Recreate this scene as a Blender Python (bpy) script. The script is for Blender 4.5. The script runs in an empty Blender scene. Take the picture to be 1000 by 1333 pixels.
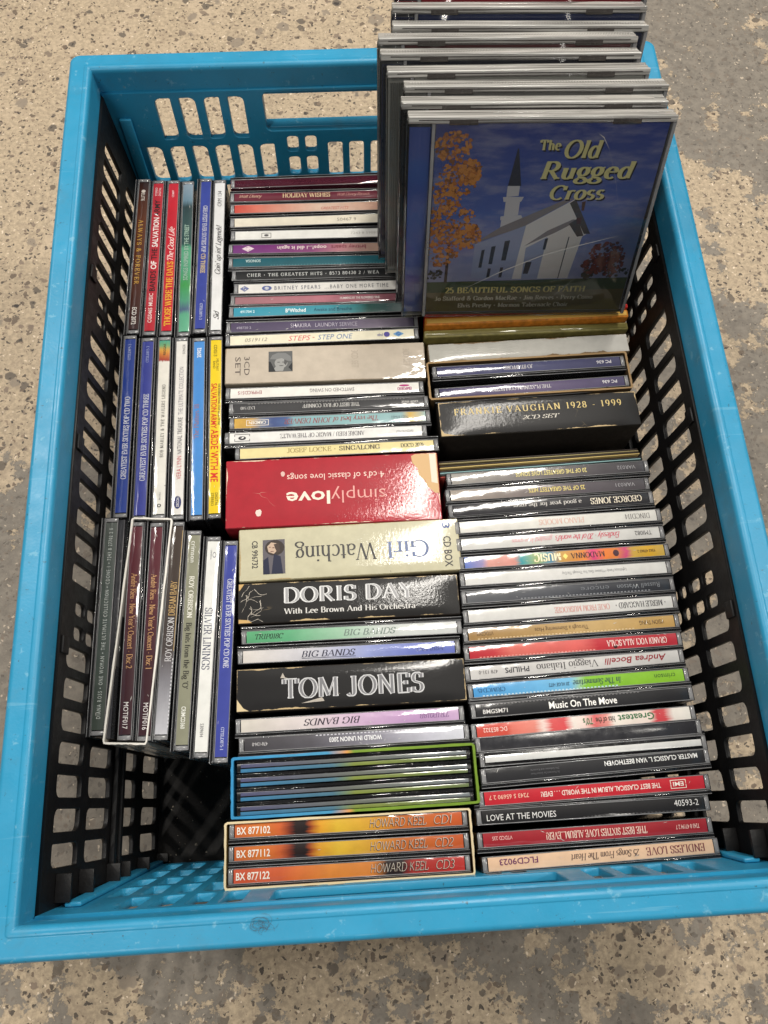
import bpy, bmesh, math, random
from mathutils import Vector, Matrix
random.seed(7)
S = bpy.context.scene
COL = S.collection
R = math.radians
MM = 0.001

def lin(c):
    return tuple((x/255/12.92) if x/255 <= .04045 else ((x/255+.055)/1.055)**2.4 for x in c)

# ---------------------------------------------------------------- camera, world, lamps, exposure
cam = bpy.data.cameras.new('camera')
cam.sensor_fit = 'VERTICAL'; cam.sensor_height = 36.0
cam.lens = 36.0*1050.14/1333
cam.clip_start = .01; cam.clip_end = 50
cam_o = bpy.data.objects.new('camera', cam); COL.objects.link(cam_o)
cam_o.location = (-.0224, -.2040, .5970)
cam_o.rotation_euler = (Matrix.Rotation(R(-6.316), 3, 'Z') @ Matrix.Rotation(R(19.978), 3, 'X') @ Matrix.Rotation(R(3.200), 3, 'Z')).to_euler()
S.camera = cam_o

w = bpy.data.worlds.new('World'); S.world = w; w.use_nodes = True
bg = w.node_tree.nodes['Background']
bg.inputs[0].default_value = (.97, .98, 1, 1); bg.inputs[1].default_value = .07

def lamp(name, loc, sx, sy, power, color=(1, .95, .87), aim=(0, 0, 0)):
    l = bpy.data.lights.new(name, 'AREA'); l.shape = 'RECTANGLE'; l.size = sx; l.size_y = sy
    l.energy = power; l.color = color
    o = bpy.data.objects.new(name, l); COL.objects.link(o); o.location = loc
    o.rotation_euler = (Vector(aim)-Vector(loc)).to_track_quat('-Z', 'Y').to_euler()
    return o
# ceiling tubes of the hall, side rows as fill, front pair added
lamp('tube_lamp', (.46, 1.25, 2.7), .16, 1.6, 58)
lamp('tube_lamp', (-2.0, 1.5, 2.9), .11, 1.5, 54)  # side row put in for fill
lamp('tube_lamp', (2.5, 0.3, 2.9), .11, 1.5, 44)  # side row put in for fill
lamp('tube_lamp', (-1.2, -1.7, 2.8), .11, 1.5, 27)  # front fill added so the upright church cover is lit
lamp('tube_lamp', (1.4, -1.9, 2.8), .11, 1.5, 8)  # weaker front fill added on the right
S.view_settings.view_transform = 'Standard'; S.view_settings.look = 'None'
S.view_settings.exposure = .05; S.view_settings.gamma = 1
S.cycles.transparent_max_bounces = 32; S.cycles.max_bounces = 8
S.cycles.caustics_reflective = False; S.cycles.caustics_refractive = False
S.cycles.sample_clamp_indirect = 4

# ---------------------------------------------------------------- helpers
def link(o): COL.objects.link(o); return o
def obj(name, me, parent=None, mat=None, loc=None, rot=None):
    o = link(bpy.data.objects.new(name, me))
    if mat is not None:
        if not me.materials: me.materials.append(mat)
        elif me.materials[0] is not mat:
            o.material_slots[0].link = 'OBJECT'; o.material_slots[0].material = mat
    if parent: o.parent = parent
    if loc: o.location = [c*MM for c in loc]
    if rot: o.rotation_euler = rot
    return o
def tag(o, label, cat, group=None):
    o['label'] = label; o['category'] = cat
    if group: o['group'] = group
    return o
def thing(name, label, cat, loc, rot=(0, 0, 0), group=None):
    o = link(bpy.data.objects.new(name, None)); o.empty_display_size = .01
    o.location = [c*MM for c in loc]; o.rotation_euler = rot
    return tag(o, label, cat, group)
def mesh(name, vs, fs, uvs=None, smooth=False):
    me = bpy.data.meshes.new(name)
    me.from_pydata([(x*MM, y*MM, z*MM) for x, y, z in vs], [], fs)
    if uvs:
        ul = me.uv_layers.new(name='UVMap')
        for p in me.polygons:
            for li in p.loop_indices: ul.data[li].uv = uvs[me.loops[li].vertex_index]
    if smooth:
        for p in me.polygons: p.use_smooth = True
    me.update(); return me
def boxes(name, lst, bev=0.0, seg=2):
    """one mesh from boxes (x0,x1,y0,y1,z0,z1) in mm"""
    bm = bmesh.new()
    for x0, x1, y0, y1, z0, z1 in lst:
        r = bmesh.ops.create_cube(bm, size=1)
        for v in r['verts']:
            v.co = Vector(((x0+x1)/2+v.co.x*(x1-x0), (y0+y1)/2+v.co.y*(y1-y0), (z0+z1)/2+v.co.z*(z1-z0)))*MM
    if bev: bmesh.ops.bevel(bm, geom=bm.edges[:], offset=bev*MM, segments=seg, affect='EDGES', profile=.5, clamp_overlap=True)
    me = bpy.data.meshes.new(name); bm.to_mesh(me); bm.free()
    for p in me.polygons: p.use_smooth = bev > 0
    if bev:
        try: me.set_sharp_from_angle(angle=R(50))
        except Exception: pass
    return me

# ---------------------------------------------------------------- materials
MATS = {}
def nodes(name):
    m = bpy.data.materials.new(name); m.use_nodes = True
    nt = m.node_tree; b = nt.nodes['Principled BSDF']
    return m, nt, b
def N(nt, t, **kw):
    n = nt.nodes.new(t)
    for k, v in kw.items():
        if k.startswith('i_'): n.inputs[int(k[2:])].default_value = v
        else: setattr(n, k, v)
    return n
def math_(nt, op, a, b=None, clamp=False):
    n = N(nt, 'ShaderNodeMath', operation=op, use_clamp=clamp)
    for i, v in enumerate((a, b)):
        if v is None: continue
        if isinstance(v, (int, float)): n.inputs[i].default_value = v
        else: nt.links.new(v, n.inputs[i])
    return n.outputs[0]
def mixc(nt, f, a, b, bt='MIX'):
    n = N(nt, 'ShaderNodeMix', data_type='RGBA', blend_type=bt)
    for s, v in ((n.inputs[0], f), (n.inputs[6], a), (n.inputs[7], b)):
        if isinstance(v, (int, float)): s.default_value = v
        elif isinstance(v, tuple): s.default_value = (*v[:3], 1)
        else: nt.links.new(v, s)
    return n.outputs[2]
def noise(nt, vec, scale, detail=2, rough=.5, dist=0):
    n = N(nt, 'ShaderNodeTexNoise'); n.inputs['Scale'].default_value = scale; n.inputs['Detail'].default_value = detail
    n.inputs['Roughness'].default_value = rough; n.inputs['Distortion'].default_value = dist
    if vec is not None: nt.links.new(vec, n.inputs['Vector'])
    return n.outputs['Fac']
def maprange(nt, v, a, b, c=0., d=1., smooth=True):
    n = N(nt, 'ShaderNodeMapRange', interpolation_type='SMOOTHSTEP' if smooth else 'LINEAR')
    nt.links.new(v, n.inputs[0])
    for i, x in enumerate((a, b, c, d)): n.inputs[i+1].default_value = x
    return n.outputs[0]
def glare(nt, b, strength=.34, sx=42, sy=105, leather=False):
    """clear film over print: glossy coat whose surface ripples along the spine"""
    tc = N(nt, 'ShaderNodeTexCoord'); oi = N(nt, 'ShaderNodeObjectInfo')
    mp = N(nt, 'ShaderNodeMapping'); mp.inputs['Scale'].default_value = (sx, sy, 1)
    nt.links.new(tc.outputs['Object'], mp.inputs[0])
    sc = N(nt, 'ShaderNodeVectorMath', operation='SCALE'); sc.inputs['Scale'].default_value = 37.7
    nt.links.new(oi.outputs['Location'], sc.inputs[0])
    ad = N(nt, 'ShaderNodeVectorMath', operation='ADD')
    nt.links.new(mp.outputs[0], ad.inputs[0]); nt.links.new(sc.outputs[0], ad.inputs[1])
    f = noise(nt, ad.outputs[0], 1.0, 2.5, .55)
    if leather: f = noise(nt, tc.outputs['Object'], 620, 3, .6)
    bp = N(nt, 'ShaderNodeBump'); bp.inputs['Strength'].default_value = strength; bp.inputs['Distance'].default_value = .0012
    nt.links.new(f, bp.inputs['Height'])
    nt.links.new(bp.outputs[0], b.inputs['Coat Normal'])
    b.inputs['Coat Weight'].default_value = 1; b.inputs['Coat Roughness'].default_value = .09; b.inputs['Specular IOR Level'].default_value = .2; b.inputs['Coat IOR'].default_value = 1.55

def ink(c, film=True, rough=.45, metal=0.0):
    k = ('ink', c, film, rough, metal)
    if k in MATS: return MATS[k]
    m, nt, b = nodes('ink')
    b.inputs['Base Color'].default_value = (*lin(c), 1); b.inputs['Roughness'].default_value = rough; b.inputs['Metallic'].default_value = metal
    if film: glare(nt, b)
    MATS[k] = m; return m
def paper(stops, film=True, mottle=.10, wear=None, rough=.5, const=False, coatrough=.09, bump=.34, leather=False):
    """print along U: stops = [(u, rgb)...]; wear=(len,width,amount,rgb): rubbed edges showing bare board"""
    k = ('paper', tuple(stops), film, mottle, wear, rough, const, coatrough, bump, leather)
    if k in MATS: return MATS[k]
    m, nt, b = nodes('print'); b.inputs['Roughness'].default_value = rough
    uv = N(nt, 'ShaderNodeTexCoord'); sp = N(nt, 'ShaderNodeSeparateXYZ'); nt.links.new(uv.outputs['UV'], sp.inputs[0])
    if len(stops) > 1:
        wob = noise(nt, uv.outputs['UV'], 7, 2, .6)
        u = math_(nt, 'ADD', sp.outputs[0], math_(nt, 'MULTIPLY', math_(nt, 'SUBTRACT', wob, .5), .05))
        rp = N(nt, 'ShaderNodeValToRGB'); nt.links.new(u, rp.inputs[0]); e = rp.color_ramp.elements
        rp.color_ramp.interpolation = 'CONSTANT' if const else 'LINEAR'
        for i, (p, c) in enumerate(stops):
            el = e[i] if i < 2 else e.new(p)
            el.position = p; el.color = (*lin(c), 1)
        col = rp.outputs[0]
    else:
        rg = N(nt, 'ShaderNodeRGB'); rg.outputs[0].default_value = (*lin(stops[0][1]), 1); col = rg.outputs[0]
    tc = uv.outputs['Object']
    oi = N(nt, 'ShaderNodeObjectInfo'); ad = N(nt, 'ShaderNodeVectorMath', operation='ADD')
    nt.links.new(tc, ad.inputs[0]); nt.links.new(oi.outputs['Location'], ad.inputs[1])
    f = noise(nt, ad.outputs[0], 140, 4, .6)
    col = mixc(nt, 1.0, col, maprange_color(nt, f, mottle), 'MULTIPLY')
    if wear:
        ln, wd, am, wc = wear
        def edge(s, L): return math_(nt, 'MULTIPLY', math_(nt, 'MINIMUM', s, math_(nt, 'SUBTRACT', 1., s)), L)
        d = math_(nt, 'MINIMUM', edge(sp.outputs[0], ln), edge(sp.outputs[1], wd))
        n1 = noise(nt, ad.outputs[0], 260, 3, .65); n2 = noise(nt, ad.outputs[0], 45, 2, .6)
        t = math_(nt, 'ADD', math_(nt, 'MULTIPLY', math_(nt, 'SUBTRACT', n1, .47), 5*am), math_(nt, 'MULTIPLY', math_(nt, 'SUBTRACT', n2, .52), 14*am))
        fac = maprange(nt, math_(nt, 'SUBTRACT', t, d), -.15, .15)
        # hairline scuffs in the middle of the face
        vs = N(nt, 'ShaderNodeTexVoronoi', feature='DISTANCE_TO_EDGE'); vs.inputs['Scale'].default_value = 55
        wv = N(nt, 'ShaderNodeVectorMath', operation='ADD'); nw = N(nt, 'ShaderNodeTexNoise'); nw.inputs['Scale'].default_value = 60
        nt.links.new(ad.outputs[0], nw.inputs[0]); s2 = N(nt, 'ShaderNodeVectorMath', operation='SCALE'); s2.inputs['Scale'].default_value = .02
        nt.links.new(nw.outputs['Color'], s2.inputs[0]); nt.links.new(ad.outputs[0], wv.inputs[0]); nt.links.new(s2.outputs[0], wv.inputs[1])
        nt.links.new(wv.outputs[0], vs.inputs['Vector'])
        ln_ = math_(nt, 'LESS_THAN', vs.outputs['Distance'], .012); gate = maprange(nt, noise(nt, ad.outputs[0], 33, 2), .64, .72)
        fac = math_(nt, 'MAXIMUM', fac, math_(nt, 'MULTIPLY', math_(nt, 'MULTIPLY', ln_, gate), .3))
        col = mixc(nt, fac, col, lin(wc))
    nt.links.new(col, b.inputs['Base Color'])
    if film:
        glare(nt, b, bump, leather=leather); b.inputs['Coat Roughness'].default_value = coatrough
        if leather: b.inputs['Coat Weight'].default_value = leather
    MATS[k] = m; return m
def maprange_color(nt, f, amt):
    v = maprange(nt, f, .3, .7, 1-amt, 1+amt*.4, False)
    cb = N(nt, 'ShaderNodeCombineColor')
    for i in range(3): nt.links.new(v, cb.inputs[i])
    return cb.outputs[0]
def plastic(name, c, rough=.3, mott=.12, scale=60, bump=.0, spec=.5, scratch=0.0):
    k = ('plastic', name)
    if k in MATS: return MATS[k]
    m, nt, b = nodes(name)
    tc = N(nt, 'ShaderNodeTexCoord'); geo = N(nt, 'ShaderNodeNewGeometry')
    f = noise(nt, geo.outputs['Position'], scale, 5, .6)
    col = mixc(nt, 1., lin(c), maprange_color(nt, f, mott), 'MULTIPLY')
    if scratch:
        d = noise(nt, geo.outputs['Position'], 330, 3, .7)
        col = mixc(nt, math_(nt, 'MULTIPLY', maprange(nt, d, .655, .74), scratch), col, (.03, .07, .09))
        s = noise(nt, geo.outputs['Position'], 150, 3, .7)
        col = mixc(nt, math_(nt, 'MULTIPLY', maprange(nt, s, .62, .72), scratch*.35), col, (.35, .62, .72))
        mp = N(nt, 'ShaderNodeMapping'); mp.inputs['Scale'].default_value = (14, 320, 60); mp.inputs['Rotation'].default_value = (0, 0, .5); nt.links.new(geo.outputs['Position'], mp.inputs[0])
        col = mixc(nt, math_(nt, 'MULTIPLY', maprange(nt, noise(nt, mp.outputs[0], 1, 3, .6), .66, .72), scratch*.16), col, (.4, .66, .76))
        col = mixc(nt, math_(nt, 'MULTIPLY', maprange(nt, noise(nt, geo.outputs['Position'], 38, 4, .65), .55, .72), scratch*.3), col, (.07, .16, .2))
    nt.links.new(col, b.inputs['Base Color'])
    r = maprange(nt, noise(nt, geo.outputs['Position'], scale*3, 4, .6), .3, .7, max(.02, rough-.08), rough+.1, False)
    nt.links.new(r, b.inputs['Roughness'])
    b.inputs['Specular IOR Level'].default_value = spec
    if bump:
        bp = N(nt, 'ShaderNodeBump'); bp.inputs['Strength'].default_value = bump; bp.inputs['Distance'].default_value = .0006
        nt.links.new(noise(nt, geo.outputs['Position'], 700, 2, .5), bp.inputs['Height']); nt.links.new(bp.outputs[0], b.inputs['Normal'])
    MATS[k] = m; return m
def clear(name, tint=(.86, .87, .88), body=.0, bodycol=(.5, .5, .5), rough=.06, layered=False):
    """thin clear polystyrene: see-through with a fresnel gloss, plus a little milky body"""
    k = ('clear', name)
    if k in MATS: return MATS[k]
    m, nt, b = nodes(name); nt.nodes.remove(b); out = nt.nodes['Material Output']
    tr = N(nt, 'ShaderNodeBsdfTransparent'); tr.inputs[0].default_value = (*tint, 1)
    df = N(nt, 'ShaderNodeBsdfDiffuse'); df.inputs[0].default_value = (*bodycol, 1)
    m1 = N(nt, 'ShaderNodeMixShader')
    geo = N(nt, 'ShaderNodeNewGeometry')
    bf = noise(nt, geo.outputs['Position'], 90, 2, .5)
    if layered:      # moulded ribs and layers run along the edge
        tc = N(nt, 'ShaderNodeTexCoord'); mp = N(nt, 'ShaderNodeMapping'); mp.inputs['Scale'].default_value = (14, 760, 760); nt.links.new(tc.outputs['Object'], mp.inputs[0])
        oi = N(nt, 'ShaderNodeObjectInfo'); ad = N(nt, 'ShaderNodeVectorMath', operation='ADD'); nt.links.new(mp.outputs[0], ad.inputs[0])
        sc = N(nt, 'ShaderNodeVectorMath', operation='SCALE'); sc.inputs['Scale'].default_value = 91.3; nt.links.new(oi.outputs['Location'], sc.inputs[0]); nt.links.new(sc.outputs[0], ad.inputs[1])
        lf = noise(nt, ad.outputs[0], 1, 3, .6)
        nt.links.new(mixc(nt, maprange(nt, lf, .36, .64), tuple(c*.5 for c in bodycol), tuple(min(.85, c*1.28) for c in bodycol)), df.inputs[0])
        bf = noise(nt, ad.outputs[0], .8, 2, .5)
    nt.links.new(math_(nt, 'MULTIPLY', maprange(nt, bf, .3, .7, .6 if layered else .85, 1.35 if layered else 1.15, False), body), m1.inputs[0])
    nt.links.new(tr.outputs[0], m1.inputs[1]); nt.links.new(df.outputs[0], m1.inputs[2])
    gl = N(nt, 'ShaderNodeBsdfGlossy'); gl.inputs['Roughness'].default_value = rough; gl.inputs[0].default_value = (1, 1, 1, 1)
    fr = N(nt, 'ShaderNodeFresnel'); fr.inputs[0].default_value = 1.42 if 'cover' not in name else 1.28
    m2 = N(nt, 'ShaderNodeMixShader'); nt.links.new(fr.outputs[0], m2.inputs[0])
    nt.links.new(m1.outputs[0], m2.inputs[1]); nt.links.new(gl.outputs[0], m2.inputs[2])
    nt.links.new(m2.outputs[0], out.inputs[0])
    MATS[k] = m; return m

BLUE = plastic('blue crate plastic', (45, 145, 186), .38, .12, 25, .10, .45, .8)
BLACKP = plastic('black crate plastic', (17, 16, 17), .5, .25, 60, .15, .35)
TRAY = plastic('black tray', (20, 20, 22), .22, .3, 90)
TRAYG = plastic('smoke tray', (52, 52, 56), .2, .3, 90)
LID = clear('clear lid', (.5, .51, .53), .05, (.25, .25, .27), .07)
LIDF = clear('clear cover', (.95, .96, .97), .010, (.6, .6, .6), .05)
EDGE = clear('frosted edge', (.6, .6, .6), .66, (.58, .56, .525), .09, True)
RAIL = clear('clear rail', (.82, .82, .84), .14, (.5, .49, .48), .07)
RAILS = clear('spine rail', (.75, .75, .77), .42, (.46, .46, .47), .10)
CARD = plastic('bare card', (190, 178, 150), .8, .2, 200, 0, .2)

# ---------------------------------------------------------------- floor
def floor_mat():
    m, nt, b = nodes('ground concrete')
    geo = N(nt, 'ShaderNodeNewGeometry'); P = geo.outputs['Position']
    n1 = noise(nt, P, 15, 11, .74); n2 = noise(nt, P, 4.5, 3, .5)
    sp = N(nt, 'ShaderNodeSeparateXYZ'); nt.links.new(P, sp.inputs[0])
    # worn paint: more of it to the right and the lower left of the crate
    def blob(cx, cy, r, k):
        dx = math_(nt, 'MULTIPLY', math_(nt, 'SUBTRACT', sp.outputs[0], cx), 1/r); dy = math_(nt, 'MULTIPLY', math_(nt, 'SUBTRACT', sp.outputs[1], cy), 1/r)
        d = math_(nt, 'ADD', math_(nt, 'MULTIPLY', dx, dx), math_(nt, 'MULTIPLY', dy, dy))
        return math_(nt, 'MULTIPLY', math_(nt, 'POWER', 2.718, math_(nt, 'MULTIPLY', d, -1)), k)
    v = math_(nt, 'ADD', math_(nt, 'MULTIPLY', n1, .72), math_(nt, 'MULTIPLY', n2, .28))
    for bl in BLOBS: v = math_(nt, 'ADD', v, blob(*bl))
    paint = maprange(nt, v, .505, .516)
    # base grit
    g = noise(nt, P, 260, 4, .7)
    base = mixc(nt, maprange(nt, g, .35, .65), lin((156, 140, 118)), lin((188, 169, 142)))
    base = mixc(nt, maprange(nt, noise(nt, P, 55, 5, .7), .52, .66, 0, .5), base, lin((148, 131, 111)))
    base = mixc(nt, maprange(nt, noise(nt, P, 24, 3, .6), .5, .7, 0, .5), base, lin((192, 173, 148)))
    gp = mixc(nt, maprange(nt, noise(nt, P, 120, 5, .7), .35, .65), lin((112, 105, 96)), lin((132, 124, 113)))
    base = mixc(nt, paint, base, gp)
    # aggregate chips of several sizes
    wn = N(nt, 'ShaderNodeTexNoise'); wn.inputs['Scale'].default_value = 160; wn.inputs['Detail'].default_value = 3; nt.links.new(P, wn.inputs['Vector'])
    ws = N(nt, 'ShaderNodeVectorMath', operation='SCALE'); ws.inputs['Scale'].default_value = .009; nt.links.new(wn.outputs['Color'], ws.inputs[0])
    wp = N(nt, 'ShaderNodeVectorMath', operation='ADD'); nt.links.new(P, wp.inputs[0]); nt.links.new(ws.outputs[0], wp.inputs[1])
    rough_b = None
    for sc, thr, keep, pal, inpaint in ((44, .30, .26, ((132, 120, 106), (100, 92, 84), (160, 142, 122)), .25), (84, .34, .30, ((84, 76, 68), (116, 102, 88), (138, 122, 104)), .4), (150, .38, .36, ((56, 48, 44), (92, 78, 66), (120, 104, 90)), .45), (270, .40, .38, ((44, 38, 36), (100, 84, 70), (130, 112, 94)), .5), (420, .40, .26, ((50, 44, 40), (110, 92, 76), (226, 208, 184)), .6)):
        vo = N(nt, 'ShaderNodeTexVoronoi'); vo.inputs['Scale'].default_value = sc; nt.links.new(wp.outputs[0], vo.inputs['Vector'])
        sr = N(nt, 'ShaderNodeSeparateColor'); nt.links.new(vo.outputs['Color'], sr.inputs[0])
        size = math_(nt, 'MULTIPLY', math_(nt, 'ADD', math_(nt, 'MULTIPLY', sr.outputs[1], .8), .35), thr)
        inside = maprange(nt, math_(nt, 'SUBTRACT', size, vo.outputs['Distance']), -.03, .04)
        on = math_(nt, 'LESS_THAN', sr.outputs[0], keep)
        rp = N(nt, 'ShaderNodeValToRGB'); rp.color_ramp.interpolation = 'CONSTANT'; nt.links.new(sr.outputs[2], rp.inputs[0])
        e = rp.color_ramp.elements; e[0].color = (*lin(pal[0]), 1); e[1].position = .45; e[1].color = (*lin(pal[1]), 1)
        x = e.new(.75); x.color = (*lin(pal[2]), 1)
        amt = math_(nt, 'SUBTRACT', 1., math_(nt, 'MULTIPLY', paint, 1-inpaint))
        fac = math_(nt, 'MULTIPLY', math_(nt, 'MULTIPLY', inside, on), math_(nt, 'MULTIPLY', amt, .84))
        base = mixc(nt, fac, base, rp.outputs[0])
    nt.links.new(base, b.inputs['Base Color'])
    b.inputs['Roughness'].default_value = .62
    bp = N(nt, 'ShaderNodeBump'); bp.inputs['Strength'].default_value = .3; bp.inputs['Distance'].default_value = .001
    nt.links.new(math_(nt, 'ADD', g, paint), bp.inputs['Height']); nt.links.new(bp.outputs[0], b.inputs['Normal'])
    return m
BLOBS = ((-.30, .36, .28, -.30), (-.02, .60, .24, -.16), (-.28, -.10, .19, .14), (.30, .50, .2, .08), (.42, .26, .12, -.06), (.38, .09, .12, .09), (.10, -.36, .3, .03), (-.25, -.36, .10, -.06))
fl = obj('floor', mesh('floor', [(-3000, -3000, 0), (3000, -3000, 0), (3000, 3000, 0), (-3000, 3000, 0)], [(0, 1, 2, 3)]), None, floor_mat())
fl['kind'] = 'structure'

# ---------------------------------------------------------------- crate
crate = thing('storage_crate', 'large blue plastic crate with black slotted side walls standing on the speckled floor', 'crate', (0, 0, 0))
def rim():
    prof = [(0, 186), (.30, 204.6), (.33, 205.2), (.7, 206.6), (1.6, 207.6), (2.8, 208), (3.2, 208.03), (4.3, 208.05), (4.6, 207.85), (4.9, 207.6), (5.3, 207.56), (11.8, 207.5), (12.4, 207.47), (13.6, 207.0), (14.5, 206.0), (14.95, 204.8), (15, 204.2), (15.3, 174), (13, 174), (12.6, 203), (11.5, 205), (3.6, 205.2), (2.6, 203), (2.4, 186)]
    HX, HY = 175.2, 244
    vs, fs = [], []; ring = []
    for qx, qy in ((1, 1), (-1, 1), (-1, -1), (1, -1)):
        a0 = {(1, 1): 0, (-1, 1): 90, (-1, -1): 180, (1, -1): 270}[(qx, qy)]
        for k in range(6):
            a = R(a0+90*k/5); row = []
            for o_, z in prof:
                r = max(.5, 6-(15-o_)*.42)
                row.append(len(vs)); vs.append((qx*(HX+o_-r)+r*math.cos(a), qy*(HY+o_-r)+r*math.sin(a), z))
            ring.append(row)
    n = len(ring); p = len(prof)
    for i in range(n):
        a, b_ = ring[i], ring[(i+1) % n]
        for j in range(p): fs.append((a[j], a[(j+1) % p], b_[(j+1) % p], b_[j]))
    me = mesh('rim', vs, fs, smooth=True)
    try: me.set_sharp_from_angle(angle=R(40))
    except Exception: pass
    return me
obj('rim', rim(), crate, BLUE)

def rr(x0, x1, y0, y1, r, n=4, rs=None):
    """rounded rectangle outline; rs: radii of (lower left, lower right, upper right, upper left)"""
    rs = rs or (r, r, r, r); P = []
    for (cx, cy, a0, rad) in ((x0, y0, 180, rs[0]), (x1, y0, 270, rs[1]), (x1, y1, 0, rs[2]), (x0, y1, 90, rs[3])):
        sx = 1 if cx == x0 else -1; sy = 1 if cy == y0 else -1
        for k in range(n+1):
            a = R(a0+90*k/n); P.append((cx+sx*rad+rad*math.cos(a), cy+sy*rad+rad*math.sin(a)))
    return P
def panel(name, outer, holes, thick, bev=.5):
    cu = bpy.data.curves.new(name, 'CURVE'); cu.dimensions = '2D'; cu.fill_mode = 'BOTH'
    cu.extrude = max(.05, thick/2-bev)*MM; cu.bevel_depth = bev*MM; cu.bevel_resolution = 1; cu.offset = -bev*MM
    for pts in [outer]+holes:
        s = cu.splines.new('POLY'); s.points.add(len(pts)-1); s.use_cyclic_u = True
        for i, (x, y) in enumerate(pts): s.points[i].co = (x*MM, y*MM, 0, 1)
    o = link(bpy.data.objects.new(name, cu)); bpy.context.view_layer.update()
    me = bpy.data.meshes.new_from_object(o.evaluated_get(bpy.context.evaluated_depsgraph_get()))
    bpy.data.objects.remove(o); return me
def wall_matrix(side, top, bot, axis):
    """local x = along the wall, local y = height z, local z = out of the crate"""
    if axis == 'x':
        up = Vector((side*(top-bot), 0, 177)).normalized(); along = Vector((0, 1, 0)); org = Vector((side*bot, 0, 6))-up*6
    else:
        up = Vector((0, side*(top-bot), 177)).normalized(); along = Vector((1, 0, 0)); org = Vector((0, side*bot, 6))-up*6
    out = along.cross(up)
    M = Matrix((along, up, out)).transposed().to_4x4(); M.translation = org*MM
    return M
# side walls: black, two folding rows of slots
hol = []; YS = [-218.5, -202.5, -186.5, -170.6, -154.7, -138.7, -122.8] + [-77.3, -61.4, -45.5, -29.6, -13.7, 2.2, 18.1, 34, 49.8, 65.6] + [115, 131, 147, 163, 179, 195, 211]
for i, y in enumerate(YS):
    for z0, z1 in ((148, 179), (106, 138), (60, 84), (14, 46)):
        if y < -122 and z0 < 100 or True:
            q = (4.2, 1, 4.2, 1) if i % 2 else (1, 4.2, 1, 4.2)
            hol.append(rr(y-5.3, y+5.3, z0, z1, 2, 4, q))
for yc in (-102.7, 92):
    for dy in (-6.6, 6.6):
        for z0, z1 in ((159, 172), (142, 155.5), (112, 125), (128, 137), (64, 76), (20, 40)): hol.append(rr(yc+dy-3.6, yc+dy+3.6, z0, z1, 2.6))
sw = panel('side_wall', [(-234, 7), (234, 7), (243, 189), (-243, 189)], hol, 2.6)
for s in (-1, 1):
    M = wall_matrix(s, 174.6, 165.6, 'x')
    o = obj('side_wall', sw, crate, BLACKP); o.matrix_local = M
    # rails proud of the folding wall, the fold hinge and rib fins
    ins = 1 if s < 0 else -1      # local z that points into the crate
    rails = [(-233, 233, 98, 102.5), (-233, 233, 89, 93)]
    rl = [obj('hinge_rail', boxes('hinge_rail', [(a, b_, c, d, ins*1.6 if ins > 0 else -4.6, 4.6 if ins > 0 else -1.6)], .5), o, BLACKP) for a, b_, c, d in rails]
    kn = []
    for yy in (-229, -160, -91, -22, 47, 116, 185): kn.append((yy-5, yy+5, 93.4, 97.6, ins*1.5 if ins > 0 else -4.2, 4.2 if ins > 0 else -1.5))
    for k_ in kn: obj('hinge_knuckle', boxes('hinge_knuckle', [k_], .6), o, BLACKP)
    fins = []
    for zz in (172, 143, 103.5, 86, 50, 10): fins.append((-240+(189-zz)*.045, -226.5, zz-.9, zz+.9, 1.5 if ins > 0 else -9, 9 if ins > 0 else -1.5))
    for f_ in fins: obj('corner_rib', boxes('corner_rib', [f_], .2), o, BLACKP)
    for yy in (-118, -5, 108):
        obj('latch_tab', boxes('latch_tab', [(yy-5, yy+4, 180, 187.5, 1.3 if ins > 0 else -2.7, 2.7 if ins > 0 else -1.3)], .4), o, BLACKP)
# end walls: blue lattice with a hand grip
def end_holes():
    h = []
    for sg in (-1, 1):
        for k, x in enumerate((-136.3, -120.1, -104, -87.9)):
            q = (1, 4.2, 1, 4.2) if k % 2 == 0 else (4.2, 1, 4.2, 1)
            h.append(rr(sg*x-5.2, sg*x+5.2, 153, 186, 2, 4, q))
        for k, x in enumerate((-151, -135, -119, -103.2, -87, -71.4)):
            q = (1, 4.2, 1, 4.2) if k % 2 else (4.2, 1, 4.2, 1)
            for z0, z1 in ((115, 146.5), (84, 110), (50, 78), (15, 44)): h.append(rr(sg*x-5.2, sg*x+5.2, z0, z1, 2, 4, q))
        for dx in (-6.4, 6.4):
            for z0, z1 in ((139.5, 152.5), (119, 134.5), (98, 112), (60, 78), (20, 44)): h.append(rr(sg*46.5+dx-4, sg*46.5+dx+4, z0, z1, 2.4))
        for x in (23, 7.7):
            for z0, z1 in ((115, 146.5), (84, 110), (50, 78), (15, 44)): h.append(rr(sg*x-5.2, sg*x+5.2, z0, z1, 2))
    h.append(rr(-70, 70, 157.5, 188.5, 4))
    return h
ew = panel('end_wall', [(-165.5, 7), (165.5, 7), (174.4, 191), (-174.4, 191)], end_holes(), 4.2, .5)
for s in (1, -1):
    M = wall_matrix(s, 244.2, 235.2, 'y')
    o = obj('end_wall', ew, crate, BLUE); o.matrix_local = M
    ins = 1 if s > 0 else -1
    sgn = 1 if s > 0 else -1
    # rounded lip under the grip, standing out of the wall on the outside, and the corner ribs
    out0, out1 = (-11, -2.2) if s > 0 else (2.2, 11)
    obj('hand_grip', boxes('hand_grip', [(-73, 73, 153.4, 157.2, out0, out1), (-73, -70.2, 157.6, 190, out0, out1), (70.2, 73, 157.6, 190, out0, out1)], 1.2, 3), o, BLUE)
    i0, i1 = (2.2, 4.6) if s > 0 else (-4.6, -2.2)
    for xa in (-168, 160): obj('corner_rib', boxes('corner_rib', [(xa, xa+8, 8, 172, i0, i1)], .8), o, BLUE)
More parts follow.
